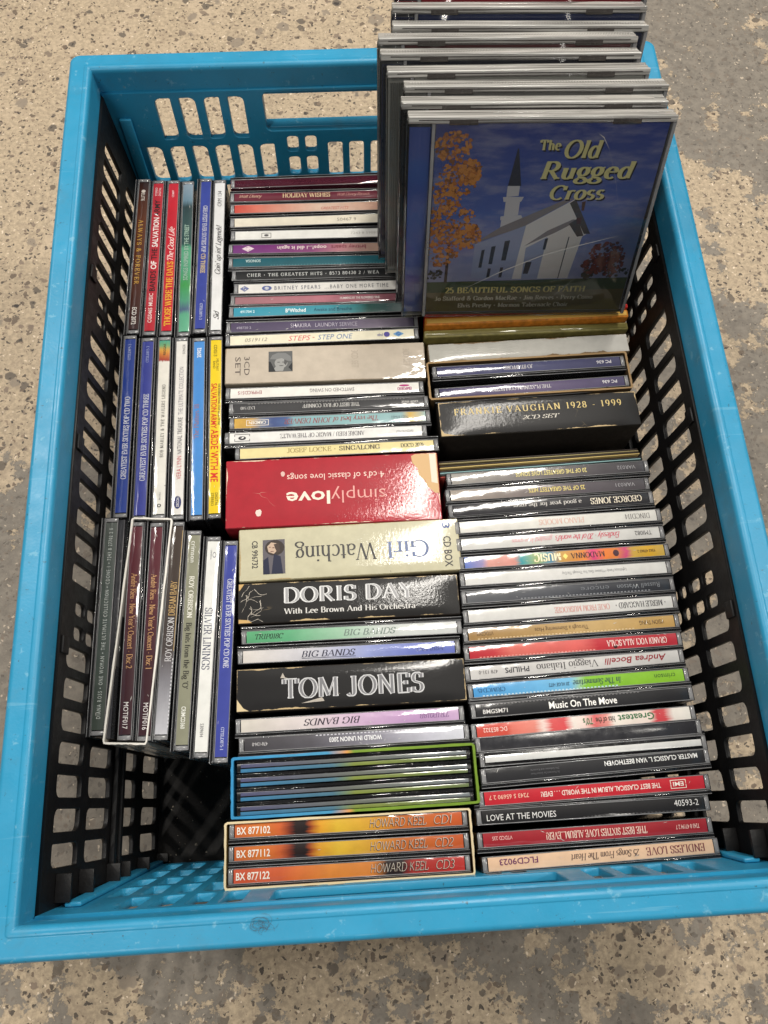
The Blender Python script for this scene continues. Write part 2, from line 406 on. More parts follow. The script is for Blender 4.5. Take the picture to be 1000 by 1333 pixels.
obj('base', boxes('base', [(-166, 166, -236, 236, 3, 6)], .8), crate, plastic('dusty black base', (27, 25, 24), .6, .5, 45, .2, .3))
fe = []
for x in (-150, 150):
    for y in (-220, 220): fe.append((x-14, x+14, y-14, y+14, 0, 2.9))
for f_ in fe: obj('foot', boxes('foot', [f_], .6), crate, BLACKP)
dv, df = [], []
for k in range(46):
    x, y = random.uniform(-160, -96), random.uniform(-232, -168); r = random.uniform(.15, .55) if k > 4 else random.uniform(.6, 1.0)
    i = len(dv)
    dv += [(x-r, y-r*.6, 6.05), (x+r, y-r*.8, 6.05), (x+r*.7, y+r, 6.05), (x-r*.8, y+r*.8, 6.05), (x, y, 6.4+r)]
    df += [(i, i+1, i+4), (i+1, i+2, i+4), (i+2, i+3, i+4), (i+3, i, i+4)]
o = obj('dust_specks', mesh('dust_specks', dv, df), None, plastic('dust', (170, 160, 145), .9)); o['kind'] = 'stuff'
o['label'] = 'pale dust specks scattered on the black crate base'

# ---------------------------------------------------------------- lettering
def arc(cx, cy, rx, ry, a0, a1):
    n = max(4, int(abs(a1-a0)/22))
    return [(cx+rx*math.cos(R(a0+(a1-a0)*k/n)), cy+ry*math.sin(R(a0+(a1-a0)*k/n))) for k in range(n+1)]
def L_(*p): return [(p[i], p[i+1]) for i in range(0, len(p), 2)]
# strokes of a book face: (advance, [stroke points...], [serif (x, y, half)...])
def gl():
    G = {}
    def g(c, adv, st, se=()): G[c] = (adv, st, se)
    g('A', .84, [L_(.08, 0, .40, 1), L_(.40, 1, .76, 0), L_(.20, .34, .62, .34)], [(.08, 0, .1), (.74, 0, .13)])
    g('B', .72, [L_(.17, 0, .17, 1), L_(.1, 1, .38, 1)+arc(.38, .76, .2, .24, 80, -80)+L_(.36, .52, .17, .52), L_(.38, .52, .42, .52)+arc(.42, .26, .22, .26, 80, -80)+L_(.4, 0, .1, 0)])
    g('C', .8, [arc(.44, .5, .36, .5, 48, 312), L_(.70, .68, .70, .97)])
    g('D', .86, [L_(.17, 0, .17, 1), L_(.08, 1, .38, 1)+arc(.38, .5, .40, .5, 80, -80)+L_(.38, 0, .08, 0)])
    g('E', .7, [L_(.17, 0, .17, 1), L_(.07, 1, .6, 1), L_(.17, .52, .48, .52), L_(.07, 0, .63, 0), L_(.6, 1, .6, .78), L_(.63, 0, .63, .24), L_(.48, .62, .48, .42)])
    g('F', .66, [L_(.17, 0, .17, 1), L_(.07, 1, .6, 1), L_(.17, .52, .48, .52), L_(.6, 1, .6, .78), L_(.48, .62, .48, .42)], [(.17, 0, .13)])
    g('G', .86, [arc(.44, .5, .36, .5, 48, 300), L_(.70, .68, .70, .97), L_(.72, .4, .72, .04)], [(.7, .4, .13)])
    g('H', .9, [L_(.18, 0, .18, 1), L_(.72, 0, .72, 1), L_(.18, .52, .72, .52)], [(.18, 0, .13), (.72, 0, .13), (.18, 1, .13), (.72, 1, .13)])
    g('I', .42, [L_(.21, 0, .21, 1)], [(.21, 0, .14), (.21, 1, .14)])
    g('J', .5, [L_(.32, 1, .32, .2)+arc(.16, .16, .16, .18, 0, -160)], [(.3, 1, .15)])
    g('K', .84, [L_(.18, 0, .18, 1), L_(.22, .42, .64, 1), L_(.34, .58, .72, 0)], [(.18, 0, .13), (.18, 1, .13), (.64, 1, .12), (.72, 0, .12)])
    g('L', .68, [L_(.18, 0, .18, 1), L_(.07, 0, .6, 0), L_(.6, 0, .6, .26)], [(.18, 1, .13)])
    g('M', 1.02, [L_(.14, 0, .14, 1), L_(.16, 1, .5, .06), L_(.5, .06, .84, 1), L_(.86, 1, .86, 0)], [(.14, 0, .12), (.86, 0, .14), (.1, 1, .1), (.9, 1, .1)])
    g('N', .88, [L_(.16, 0, .16, 1), L_(.16, 1, .72, 0), L_(.72, 0, .72, 1)], [(.16, 0, .12), (.72, 1, .12), (.11, 1, .1)])
    g('O', .88, [arc(.44, .5, .37, .5, 0, 360)])
    g('P', .68, [L_(.17, 0, .17, 1), L_(.08, 1, .38, 1)+arc(.38, .73, .24, .27, 80, -80)+L_(.38, .46, .17, .46)], [(.17, 0, .14)])
    g('Q', .88, [arc(.44, .5, .37, .5, 0, 360), L_(.46, .12, .8, -.18)])
    g('R', .8, [L_(.17, 0, .17, 1), L_(.08, 1, .38, 1)+arc(.38, .74, .23, .26, 80, -80)+L_(.38, .48, .17, .48), L_(.38, .48, .72, 0)], [(.17, 0, .13), (.74, 0, .1)])
    g('S', .62, [arc(.31, .74, .2, .26, 40, 230)+arc(.31, .25, .22, .25, 62, -140), L_(.51, .74, .51, .97), L_(.09, .27, .09, .03)])
    g('T', .76, [L_(.38, 0, .38, 1), L_(.06, 1, .7, 1), L_(.06, 1, .06, .76), L_(.7, 1, .7, .76)], [(.38, 0, .15)])
    g('U', .88, [L_(.18, 1, .18, .3)+arc(.45, .3, .27, .3, 180, 360)+L_(.72, .3, .72, 1)], [(.18, 1, .14), (.72, 1, .12)])
    g('V', .82, [L_(.08, 1, .41, 0), L_(.41, 0, .74, 1)], [(.1, 1, .12), (.74, 1, .1)])
    g('W', 1.16, [L_(.08, 1, .34, 0), L_(.34, 0, .58, .98), L_(.58, .98, .84, 0), L_(.84, 0, 1.08, 1)], [(.09, 1, .11), (.58, 1, .1), (1.08, 1, .09)])
    g('X', .8, [L_(.1, 1, .7, 0), L_(.1, 0, .68, 1)], [(.1, 1, .11), (.7, 0, .11), (.1, 0, .09), (.68, 1, .09)])
    g('Y', .78, [L_(.08, 1, .39, .45), L_(.70, 1, .39, .45), L_(.39, .48, .39, 0)], [(.1, 1, .11), (.7, 1, .09), (.39, 0, .14)])
    g('Z', .7, [L_(.1, .98, .6, .98), L_(.6, 1, .08, 0), L_(.08, .02, .63, .02), L_(.1, 1, .1, .78), L_(.63, 0, .63, .22)])
    x = .66
    g('a', .56, [arc(.26, .48, .17, .18, 150, 0)+L_(.43, .46, .43, .08, .52, .03), arc(.25, .19, .18, .18, 60, 330)])
    g('b', .6, [L_(.14, 1, .14, .04), arc(.30, .33, .22, .33, 140, -150)], [(.1, 1, .08)])
    g('c', .52, [arc(.29, .33, .22, .33, 45, 310)])
    g('d', .62, [L_(.47, 1, .47, .03), arc(.28, .33, .2, .33, 40, 320)], [(.43, 1, .08), (.52, 0, .06)])
    g('e', .54, [L_(.09, .38, .47, .38)+arc(.28, .36, .2, .3, 5, 180)+arc(.29, .33, .21, .33, 180, 310)])
    g('f', .38, [L_(.17, 0, .17, .78)+arc(.31, .78, .14, .2, 180, 60), L_(.04, .64, .33, .64)], [(.18, 0, .13)])
    g('g', .56, [arc(.26, .42, .18, .24, 0, 360), L_(.38, .6, .52, .66), L_(.18, .2, .14, .08, .4, .04)+arc(.28, -.13, .22, .15, 60, -240)])
    g('h', .64, [L_(.15, 1, .15, 0), arc(.32, .40, .17, .25, 160, 0)+L_(.49, .4, .49, 0)], [(.11, 1, .08), (.15, 0, .11), (.49, 0, .11)])
    g('i', .3, [L_(.15, .64, .15, 0), L_(.15, .84, .15, .95)], [(.15, 0, .12), (.1, .64, .08)])
    g('j', .3, [L_(.15, .64, .15, -.1)+arc(.05, -.12, .1, .13, 0, -120), L_(.15, .84, .15, .95)])
    g('k', .6, [L_(.15, 1, .15, 0), L_(.18, .28, .45, .64), L_(.27, .40, .52, 0)], [(.11, 1, .08), (.15, 0, .1), (.45, .64, .1), (.52, 0, .09)])
    g('l', .3, [L_(.15, 1, .15, 0)], [(.15, 0, .12), (.11, 1, .08)])
    g('m', .94, [L_(.15, .64, .15, 0), arc(.31, .40, .16, .25, 160, 0)+L_(.47, .4, .47, 0), arc(.63, .40, .16, .25, 160, 0)+L_(.79, .4, .79, 0)], [(.11, .64, .08), (.15, 0, .1), (.47, 0, .1), (.79, 0, .1)])
    g('n', .64, [L_(.15, .64, .15, 0), arc(.32, .40, .17, .25, 160, 0)+L_(.49, .4, .49, 0)], [(.11, .64, .08), (.15, 0, .11), (.49, 0, .11)])
    g('o', .58, [arc(.29, .33, .22, .33, 0, 360)])
    g('p', .62, [L_(.15, .64, .15, -.3), arc(.31, .33, .22, .33, 140, -150)], [(.11, .64, .08), (.15, -.3, .12)])
    g('q', .62, [L_(.46, .64, .46, -.3), arc(.28, .33, .2, .33, 40, 320)], [(.46, -.3, .12)])
    g('r', .46, [L_(.15, .64, .15, 0), arc(.33, .44, .18, .2, 170, 50)], [(.11, .64, .08), (.15, 0, .12)])
    g('s', .46, [arc(.23, .49, .15, .16, 40, 230)+arc(.23, .16, .16, .16, 62, -140)])
    g('t', .38, [L_(.17, .86, .17, .14)+arc(.28, .13, .11, .12, 180, 310), L_(.04, .64, .33, .64)])
    g('u', .64, [L_(.15, .64, .15, .22)+arc(.31, .22, .16, .22, 180, 340)+L_(.48, .2, .48, .64), L_(.48, .2, .48, 0)], [(.11, .64, .08), (.44, .64, .08), (.53, 0, .06)])
    g('v', .58, [L_(.08, .64, .29, 0), L_(.29, 0, .5, .64)], [(.09, .64, .1), (.5, .64, .08)])
    g('w', .84, [L_(.08, .64, .25, 0), L_(.25, 0, .42, .62), L_(.42, .62, .6, 0), L_(.6, 0, .77, .64)], [(.09, .64, .09), (.77, .64, .08)])
    g('x', .58, [L_(.09, .64, .5, 0), L_(.08, 0, .49, .64)], [(.1, .64, .09), (.5, 0, .09), (.09, 0, .08), (.48, .64, .08)])
    g('y', .58, [L_(.08, .64, .3, .02), L_(.5, .64, .22, -.26, .08, -.28)], [(.09, .64, .1), (.5, .64, .08)])
    g('z', .52, [L_(.09, .62, .43, .62), L_(.43, .64, .08, 0), L_(.08, .02, .45, .02)])
    D = {'0': (.58, [arc(.29, .5, .22, .5, 0, 360)]), '1': (.46, [L_(.25, 0, .25, 1), L_(.25, 1, .1, .88)], [(.25, 0, .14)]),
         '2': (.56, [arc(.28, .72, .2, .28, 160, -20)+L_(.44, .55, .07, .02), L_(.07, .03, .5, .03, .5, .16)]),
         '3': (.56, [arc(.26, .75, .19, .25, 150, -80), arc(.26, .27, .22, .27, 85, -150)]), '4': (.6, [L_(.42, 0, .42, 1), L_(.42, 1, .05, .28), L_(.05, .28, .55, .28)], [(.42, 0, .12)]),
         '5': (.56, [L_(.46, .98, .14, .98), L_(.14, 1, .12, .55), arc(.26, .32, .22, .31, 125, -150)]), '6': (.58, [arc(.4, .42, .33, .58, 110, 180), arc(.29, .31, .21, .31, 0, 360)]),
         '7': (.54, [L_(.07, .8, .07, .97, .5, .97), L_(.5, 1, .2, 0)]), '8': (.58, [arc(.29, .75, .18, .24, 0, 360), arc(.29, .26, .22, .26, 0, 360)]),
         '9': (.58, [arc(.29, .69, .21, .31, 0, 360), arc(.17, .58, .33, .58, 0, -70)]),
         '&': (.86, [L_(.76, .52, .5, .1)+arc(.32, .25, .22, .25, 300, 100)+arc(.34, .8, .15, .2, -100, 200)+L_(.2, .7, .74, 0)]),
         '-': (.4, [L_(.06, .34, .34, .34)]), '.': (.28, [L_(.14, 0, .14, .12)]), "'": (.24, [L_(.12, 1, .12, .76)]), '!': (.34, [L_(.17, 1, .17, .28), L_(.17, 0, .17, .12)]),
         '\u2022': (.5, [L_(.25, .3, .25, .56)]), '/': (.5, [L_(.06, -.1, .42, 1)]), ',': (.28, [L_(.16, .1, .1, -.14)]), ' ': (.34, [])}
    for c, v in D.items(): g(c, *v)
    return G
GL = gl()
def stroke_text(s, thick=.17, thin=.055, serif=True, slant=0.0, space=.0, advw=None):
    """ribbons with a broad-nib contrast -> verts, faces, width (cap height 1)"""
    vs, fs = [], []; x0 = 0; zz = 0
    def ribbon(p, wd=None):
        nonlocal zz
        zz = (zz+1) % 6
        n = len(p); ws = []
        closed = n > 3 and abs(p[0][0]-p[-1][0])+abs(p[0][1]-p[-1][1]) < 1e-6
        nor = []
        for i in range(n):
            a = p[i-1] if i else (p[-2] if closed else p[0]); b_ = p[i+1] if i < n-1 else (p[1] if closed else p[-1])
            dx, dy = b_[0]-a[0], b_[1]-a[1]; l = math.hypot(dx, dy) or 1
            dx /= l; dy /= l
            k = abs(dy)**1.3
            if dx*dy > 0 and n == 2 and abs(dx) > .15: k *= .12      # rising diagonals are thin
            ws.append((thin+(thick-thin)*k)/2 if wd is None else wd/2); nor.append((-dy, dx))
        b0 = len(vs)
        for (x, y), w_, (nx, ny) in zip(p, ws, nor):
            for sg in (1, -1): vs.append((x0+x+sg*nx*w_, y+sg*ny*w_, zz))
        for i in range(n-1):
            a = b0+2*i; fs.append((a, a+1, a+3, a+2))
    for ch in s:
        if ch == '\u00e9': ch2, acc = 'e', True
        else: ch2, acc = ch, False
        adv, st, se = GL.get(ch2, GL[' '])
        for p in st: ribbon(p)
        if acc: ribbon(L_(.24, .76, .36, .92))
        if serif:
            for (x, y, h) in se:
                yy = thin*.5 if y < .01 and y > -.01 else y-thin*.5
                ribbon(L_(x-h, yy, x+h, yy), thin*1.05)
        x0 += adv+space+((advw or thick)-.15)*.6
    if slant: vs = [(x+y*slant, y, z) for x, y, z in vs]
    return vs, fs
SANSCACHE = {}
def sans_text(s, off=0.0, shear=0.0, space=1.0):
    k = (s, off, shear, space)
    if k in SANSCACHE: return SANSCACHE[k]
    cu = bpy.data.curves.new('t', 'FONT'); cu.body = s; cu.size = 1.37; cu.offset = off; cu.shear = shear; cu.space_character = space; cu.resolution_u = 2
    o = link(bpy.data.objects.new('t', cu)); bpy.context.view_layer.update()
    me = bpy.data.meshes.new_from_object(o.evaluated_get(bpy.context.evaluated_depsgraph_get()))
    vs = [(v.co.x, v.co.y, 0) for v in me.vertices]; fs = [tuple(p.vertices) for p in me.polygons]
    bpy.data.objects.remove(o); bpy.data.meshes.remove(me)
    SANSCACHE[k] = (vs, fs); return vs, fs
def glyphs(s, font):
    if font == 'sans': return sans_text(s)
    if font == 'bold': return sans_text(s, .022)
    if font == 'light': return sans_text(s, -.012)
    if font == 'wide': return sans_text(s, 0, 0, 1.35)
    if font == 'ital': return sans_text(s, -.005, .25)
    if font == 'boldital': return sans_text(s, .02, .25)
    if font == 'serif': return stroke_text(s)
    if font == 'fat': return stroke_text(s, .24, .08)
    if font == 'core': return stroke_text(s, .13, .012, False, 0, 0, .24)
    if font == 'fine': return stroke_text(s, .12, .05)
    if font == 'spaced': return stroke_text(s, .15, .06, True, 0, .22)
    if font == 'serital': return stroke_text(s, .15, .05, True, .22)
    if font == 'fatital': return stroke_text(s, .205, .08, True, .15)
    if font == 'script': return stroke_text(s, .13, .07, False, .38, -.05)
    if font == 'marker': return stroke_text(s, .12, .12, False, .18, .04, .052)
    if font == 'pen': return stroke_text(s, .052, .05, False, .18, .04)
    raise KeyError(font)
def lettering(parent, s, x0, x1, h, y, font, mat, zf, rot=0, dz=.10, name='lettering'):
    """flat print between x0..x1 (mm, text direction) centred on y with cap height h"""
    vs, fs = glyphs(s, font)
    if not vs: return
    a = min(v[0] for v in vs); b_ = max(v[0] for v in vs); kx = (x1-x0)/(b_-a)
    out = []
    cx, cy = (x0+x1)/2, y
    for vx, vy, vz in vs:
        lx = x0+(vx-a)*kx-cx; ly = (vy-.5)*h
        if rot:
            c, sn = math.cos(R(rot)), math.sin(R(rot)); lx, ly = lx*c-ly*sn, lx*sn+ly*c
        px, py = cx+lx, cy+ly
        out.append((px, py, zf(px, py)+dz+vz*.006))
    return obj(name, mesh(name, out, fs), parent, mat)
def flat(parent, name, polys, mat, zf, dz=.06):
    vs, fs = [], []
    for k, p in enumerate(polys):
        if max(math.dist(p[0], q) for q in p) > 5 and (max(q[0] for q in p)-min(q[0] for q in p)) > 2 and max(q[1] for q in p)-min(q[1] for q in p) > 2:
            bm = bmesh.new(); bm.faces.new([bm.verts.new((x, y, 0)) for x, y in p]); bmesh.ops.triangulate(bm, faces=bm.faces[:])
            for _ in range(4):
                lg = [e for e in bm.edges if e.calc_length() > 2.2]
                if not lg: break
                bmesh.ops.subdivide_edges(bm, edges=lg, cuts=1); bmesh.ops.triangulate(bm, faces=bm.faces[:])
            bm.verts.index_update(); b0 = len(vs)
            vs += [(v.co.x, v.co.y, zf(v.co.x, v.co.y)+dz+(k % 9)*.004) for v in bm.verts]
            fs += [tuple(b0+v.index for v in f.verts) if f.normal.z > 0 else tuple(b0+v.index for v in reversed(f.verts)) for f in bm.faces]; bm.free()
            continue
        b0 = len(vs); vs += [(x, y, zf(x, y)+dz+(k % 9)*.004) for x, y in p]; fs.append(tuple(range(b0, len(vs))))
    return obj(name, mesh(name, vs, fs), parent, mat)
def rect(x0, x1, y0, y1): return [(x0, y0), (x1, y0), (x1, y1), (x0, y1)]
def ell(cx, cy, rx, ry, n=16): return [(cx+rx*math.cos(2*math.pi*k/n), cy+ry*math.sin(2*math.pi*k/n)) for k in range(n)]

# ---------------------------------------------------------------- jewel cases standing spine up
POS = {
    'v32': (96.2, -21.7, 1.3, 121.6),
    'v31': (94.7, -32.6, 0.9, 120.9),
    'george': (95.6, -41.9, 1.2, 120.7),
    'piano': (98.4, -53.0, 1.0, 119.4),
    'endlessly': (98.4, -63.6, 0.9, 119.3),
    'music': (99.2, -74.7, 0.9, 118.4),
    'light': (98.6, -85.0, 0.7, 119.0),
    'russell': (98.6, -95.3, 0.8, 119.2),
    'merle': (98.5, -106.1, 1.2, 118.7),
    'vision': (97.5, -116.8, 0.9, 119.1),
    'voci': (97.1, -127.1, 0.8, 117.6),
    'viaggio': (96.5, -137.5, 1.7, 116.6),
    'summer': (97.3, -147.6, 1.3, 117.2),
    'move': (97.9, -158.1, 1.5, 118.1),
    'seventies': (97.1, -168.5, 1.6, 118.1),
    'clear': (98.8, -175.9, 1.3, 120.5),
    'white': (100.2, -183.8, 1.1, 121.4),
    'master': (100.2, -191.7, 1.7, 121.2),
    'classical': (97.8, -203.8, 0.9, 115.8),
    'movies': (95.7, -213.5, 0.2, 119.8),
    'sixties': (95.1, -224.5, 0.3, 117.6),
    'endless': (96.5, -235.4, 1.0, 118.6),
    'jo': (93.3, 51.6, 1.2, 122.6),
    'plat': (93.7, 36.8, 1.8, 121.1),
    'm1': (-34.4, 204.5, 0.4, 97.9),
    'm2': (-34.8, 191.6, -0.7, 97.6),
    'm3': (-34.7, 182.0, -0.5, 97.0),
    'm4': (-34.7, 171.1, 0.0, 96.3),
    'm5': (-34.2, 159.7, -0.7, 95.2),
    'm6': (-35.6, 148.4, -1.2, 96.0),
    'm7': (-35.5, 138.1, -0.7, 95.4),
    'm8': (-33.3, 127.7, -0.7, 96.4),
    'm9': (-31.9, 117.3, -0.6, 103.0),
    'm10': (-34.0, 108.2, -0.8, 104.5),
    'm11': (-34.9, 100.0, -0.3, 106.2),
    'm12': (-36.6, 88.4, -0.5, 116.8),
    'm13': (-37.0, 79.2, 0.1, 118.6),
    'swing': (-36.6, 40.8, -0.4, 118.0),
    'conniff': (-34.4, 30.2, -0.3, 118.2),
    'denver': (-34.0, 20.1, -0.2, 117.4),
    'waltz': (-36.9, 10.3, -0.2, 117.7),
    'locke': (-30.5, 0.0, 0.1, 116.9),
    'tripc': (-26.5, -112.6, -0.2, 118.8),
    'tripa': (-28.5, -123.6, -0.3, 118.5),
    'tripb': (-29.5, -160.3, 0.1, 118.4),
    'union': (-27.7, -170.2, 0.1, 118.4),
    'bx1': (-32.6, -213.1, -0.3, 119.6),
    'bx2': (-32.8, -224.1, -0.3, 118.6),
    'bx3': (-33.1, -234.6, -0.3, 118.9),
    'always': (-156.7, 149.2, -91.0, 117.4),
    'bands': (-146.6, 147.6, -90.8, 118.5),
    'those': (-136.1, 147.2, -90.6, 118.5),
    'green': (-125.5, 146.0, -90.0, 117.3),
    'three': (-114.3, 147.9, -91.0, 119.3),
    'goin': (-104.4, 146.4, -90.7, 117.4),
    'two': (-159.1, 24.3, -90.0, 117.0),
    'threeb': (-147.8, 22.1, -90.1, 118.1),
    'marley': (-137.0, 22.3, -89.8, 117.8),
    'vera': (-126.2, 21.4, -89.8, 117.5),
    'blue': (-115.1, 20.6, -89.7, 118.3),
    'yellow': (-104.5, 21.1, -89.8, 117.0),
    'diana': (-164.4, -99.3, -90.5, 120.1),
    'clearl': (-159.0, -100.7, -90.8, 120.6),
    'rieu2': (-149.7, -102.5, -90.6, 119.3),
    'rieu1': (-138.7, -103.5, -91.1, 120.1),
    'dream': (-128.3, -103.5, -92.7, 117.6),
    'bigo': (-117.7, -109.5, -92.1, 118.8),
    'silver': (-106.9, -113.8, -92.5, 118.5),
    'one': (-96.7, -116.9, -92.3, 118.4),
    'orange': (95.9, 86.8, 0.2, 133.2),
    'olive': (94.8, 78.3, 0.2, 134.0),
    'red': (96.1, 92.1, -0.3, 132.5),
    'c1': (93.0, -8.8, 1.3, 120.9),
    'c2': (93.1, -11.8, 1.8, 120.0),
    'c3': (93.1, -15.3, 1.7, 118.8),
    'c4': (93.2, -18.0, 1.4, 117.5),
    'three_cd': (-35.7, 60.4, -0.5, 126.9, 26.2),
    'simply': (-34.0, -26.2, -0.2, 127.9, 43.5),
    'girl': (-25.6, -64.1, 0.3, 128.7, 31.8),
    'doris': (-27.4, -93.3, -0.3, 126.0, 23.7),
    'tom': (-28.1, -141.7, -0.2, 126.2, 23.5),
    'bluegreen': (-28.5, -191.6, 0.2, 129.7, 30.7),
    'keel': (-32.8, -224.5, -0.1, 127.4, 32.1),
    'frankie': (95.8, 18.3, 1.2, 125.6, 23.8),
    'grey': (94.9, 65.3, 1.1, 129.9, 13.6),
    'josleeve': (92.4, 44.6, 1.0, 127.9, 25.3),
    'rieu': (-144.9, -102.8, -4.3, 22.0, 126.8),
}
ZS = 148.0
def base_meshes():
    d = {}
    for s in (1, -1):
        y = lambda a, b_: (min(a*s, b_*s), max(a*s, b_*s))
        d['lid', s] = boxes('lid', [(-62.4, 62.4, *y(4.0, 6.2), -141.5, -.5), (-62.3, -59.4, *y(1.5, 3.9), -12, -.3), (59.4, 62.3, *y(1.5, 3.9), -12, -.3)], .35)
        d['tray', s] = boxes('tray', [(-62.2, 62.2, *y(-3.9, 3.85), -142, 0)], .45)
        d['lidline', s] = boxes('lid_edge', [(-62.0, 62.0, *y(4.05, 4.4), -.48, -.1), (-62.2, 62.2, *y(5.75, 6.15), -.48, -.2)], .12, 1)
        d['rail', s] = boxes('rail', [(-61.5, 61.5, *y(-3.75, -3.25), .02, .5), (-61.5, 61.5, *y(3.2, 3.7), .02, .42), (-61.6, -59.3, *y(-3.2, 3.15), .02, .38), (59.3, 61.6, *y(-3.2, 3.15), .02, .38)], .12, 1)
    d['slimlid'] = boxes('lid', [(-62.4, 62.4, 1.7, 3.4, -141.5, -.4)], .3)
    d['slimtray'] = boxes('tray', [(-62.2, 62.2, -3.2, 1.6, -142, 0)], .4)
    return d
BM = base_meshes()
def strip(name, L, W, bulge=.32, n=6, twist=0.0):
    """a printed card strip, faintly bowed"""
    vs, fs, uv = [], [], []
    zf = lambda x, y: bulge*(1-(2*y/W)**2)+.30+twist*y
    for i in range(9):
        for j in range(n+1):
            x = -L/2+L*i/8; y = -W/2+W*j/n
            vs.append((x, y, zf(x, y))); uv.append((i/8, j/n))
    for i in range(8):
        for j in range(n):
            a = i*(n+1)+j; fs.append((a, a+n+1, a+n+2, a+1))
    return mesh(name, vs, fs, uv, True), zf
def stops_(st, flip):
    if isinstance(st[0], int): return ((0.0, st),)
    return tuple(sorted(((1-p, c) for p, c in st) if flip else st))
def draw(lab, L, W, zf, texts, flip, film=True, lift=0.0):
    for ti, t in enumerate(texts):
        s, a, b_, h, v, font, c = t[:7]; rot = t[7] if len(t) > 7 else 0
        if flip: a, b_ = 1-b_, 1-a
        lettering(lab, s, -L/2+a*L, -L/2+b_*L, h, v, font, ink(c, film), zf, rot, (.10 if font not in ('core', 'pen') else .15)+lift)
def shapes(lab, L, W, zf, marks, flip, film=True):
    """marks: (name, kind, a, b, v0, v1, rgb) along the spine"""
    for (nm, kind, a, b_, v0, v1, c) in marks:
        if flip: a, b_ = 1-b_, 1-a
        x0, x1 = -L/2+a*L, -L/2+b_*L
        if kind == 'r': ps = [rect(x0, x1, v0, v1)]
        elif kind == 'e': ps = [ell((x0+x1)/2, (v0+v1)/2, (x1-x0)/2, (v1-v0)/2)]
        elif kind == 'd': ps = [[(x0, (v0+v1)/2), ((x0+x1)/2, v0), (x1, (v0+v1)/2), ((x0+x1)/2, v1)]]
        elif kind == 'o': t = .35; ps = [rect(x0, x1, v0, v0+t), rect(x0, x1, v1-t, v1), rect(x0, x0+t, v0+t, v1-t), rect(x1-t, x1, v0+t, v1-t)]
        elif kind == 'b':
            ps = []
            rnd = random.Random(int(a*1e4)); n = 14
            cx, cy = (x0+x1)/2, (v0+v1)/2
            ps.append([(cx+(x1-x0)/2*math.cos(2*math.pi*k/n)*rnd.uniform(.75, 1.1), max(-W/2, min(W/2, cy+(v1-v0)/2*math.sin(2*math.pi*k/n)*rnd.uniform(.8, 1.1)))) for k in range(n)])
        elif kind == 't':
            n = int((x1-x0)/2.0); ps = [rect(x0+2.0*k, x0+2.0*k+1.1, v0, v1) for k in range(n)]
        flat(lab, nm, ps, ink(c, film), zf, .075 if kind != 't' else .13)
def cd_case(key, text, st, texts=(), flip=False, lid=1, marks=(), W=7.0, L=117.6, group='CD cases standing spine up in the crate', tray=None, bulge=.32, const=False, film=True, cat='CD case', pre=None, zoff=0, labelless=False, roll=None):
    x, y, an = pre or POS[key][:3]
    rnd = random.Random(key)
    tw = rnd.uniform(-.035, .035) if roll is None else roll
    t = thing('cd_case', text, cat, (x, y, ZS+zoff), (0, 0, R(an+(180 if flip else 0))), group)
    obj('tray', BM['tray', lid], t, tray or TRAY); obj('lid', BM['lid', lid], t, LID)
    obj('rail', BM['rail', lid], t, RAILS); obj('lid_edge', BM['lidline', lid], t, RAILS)
    if labelless: return t
    me, zf = strip('spine_card', L, W, bulge, 6, tw)
    lab = obj('spine_card', me, t, paper(stops_(st, flip), film, const=const))
    draw(lab, L, W, zf, texts, flip, True, max(0, bulge-.3)*.33); shapes(lab, L, W, zf, marks, flip)
    ps = []
    for _ in range(rnd.choice((0, 1, 2, 3, 4))):
        sx, sy = rnd.uniform(-57, 57), rnd.uniform(-W/2, W/2); a = rnd.gauss(0, .5); ln = rnd.uniform(.4, 3.2); q = rnd.uniform(.06, .16)
        dx, dy = math.cos(a)*ln, math.sin(a)*ln
        if abs(sy+dy) < W/2: ps.append([(sx, sy), (sx+dx/2-dy*q/ln, sy+dy/2+q), (sx+dx, sy+dy), (sx+dx/2+dy*q/ln, sy+dy/2-q)])
    if ps: flat(lab, 'scuff', ps, ink((200, 198, 194), False, .6), zf, .2)
    return t

RCOL = 'CD cases in the right hand row'; MCOL = 'CD cases in the middle row'; LCOL = 'CD cases in the sideways row by the left wall'
WH = (228, 227, 222); CRM = (226, 216, 190); INK = (38, 36, 36); PALE = (214, 212, 208)
def r(key, text, st, texts=(), flip=True, **k): return cd_case(key, text, st, texts, flip, group=RCOL, **k)
def m(key, text, st, texts=(), flip=False, **k): return cd_case(key, text, st, texts, flip, group=MCOL, **k)
def l(key, text, st, texts=(), flip=False, **k): return cd_case(key, text, st, texts, flip, group=LCOL, **k)

# ---- right row, front to back
r('endless', 'peach CD spine with maroon upside-down lettering, frontmost in the right row', (226, 188, 155), [('ENDLESS LOVE', .70, .96, 3.6, 0, 'serif', (120, 58, 66)), ('25 Songs From The Heart', .365, .67, 3.2, 0, 'serital', (74, 58, 56)), ('FLCD9023', .05, .22, 3.0, -.6, 'bold', (110, 52, 92))])
r('sixties', 'dark red CD spine just behind the peach one', (158, 34, 44), [('THE BEST SIXTIES LOVE ALBUM...EVER!', .28, .73, 3.4, 0, 'serif', (232, 205, 190)), ('7243 8 47194 2 7', .86, .965, 2.2, 0, 'bold', (226, 190, 180)), ('VTDCD 235', .04, .13, 1.9, -.6, 'bold', (222, 170, 165))])
r('movies', 'black CD spine with white upright lettering between two red spines', (26, 25, 27), [('LOVE AT THE MOVIES', .02, .33, 3.2, -.3, 'sans', (222, 220, 218)), ('40593-2', .865, .975, 3.2, .9, 'sans', (222, 220, 218))], flip=False, marks=[('perforation', 't', .45, .98, -3.1, -2.6, (70, 68, 70))])
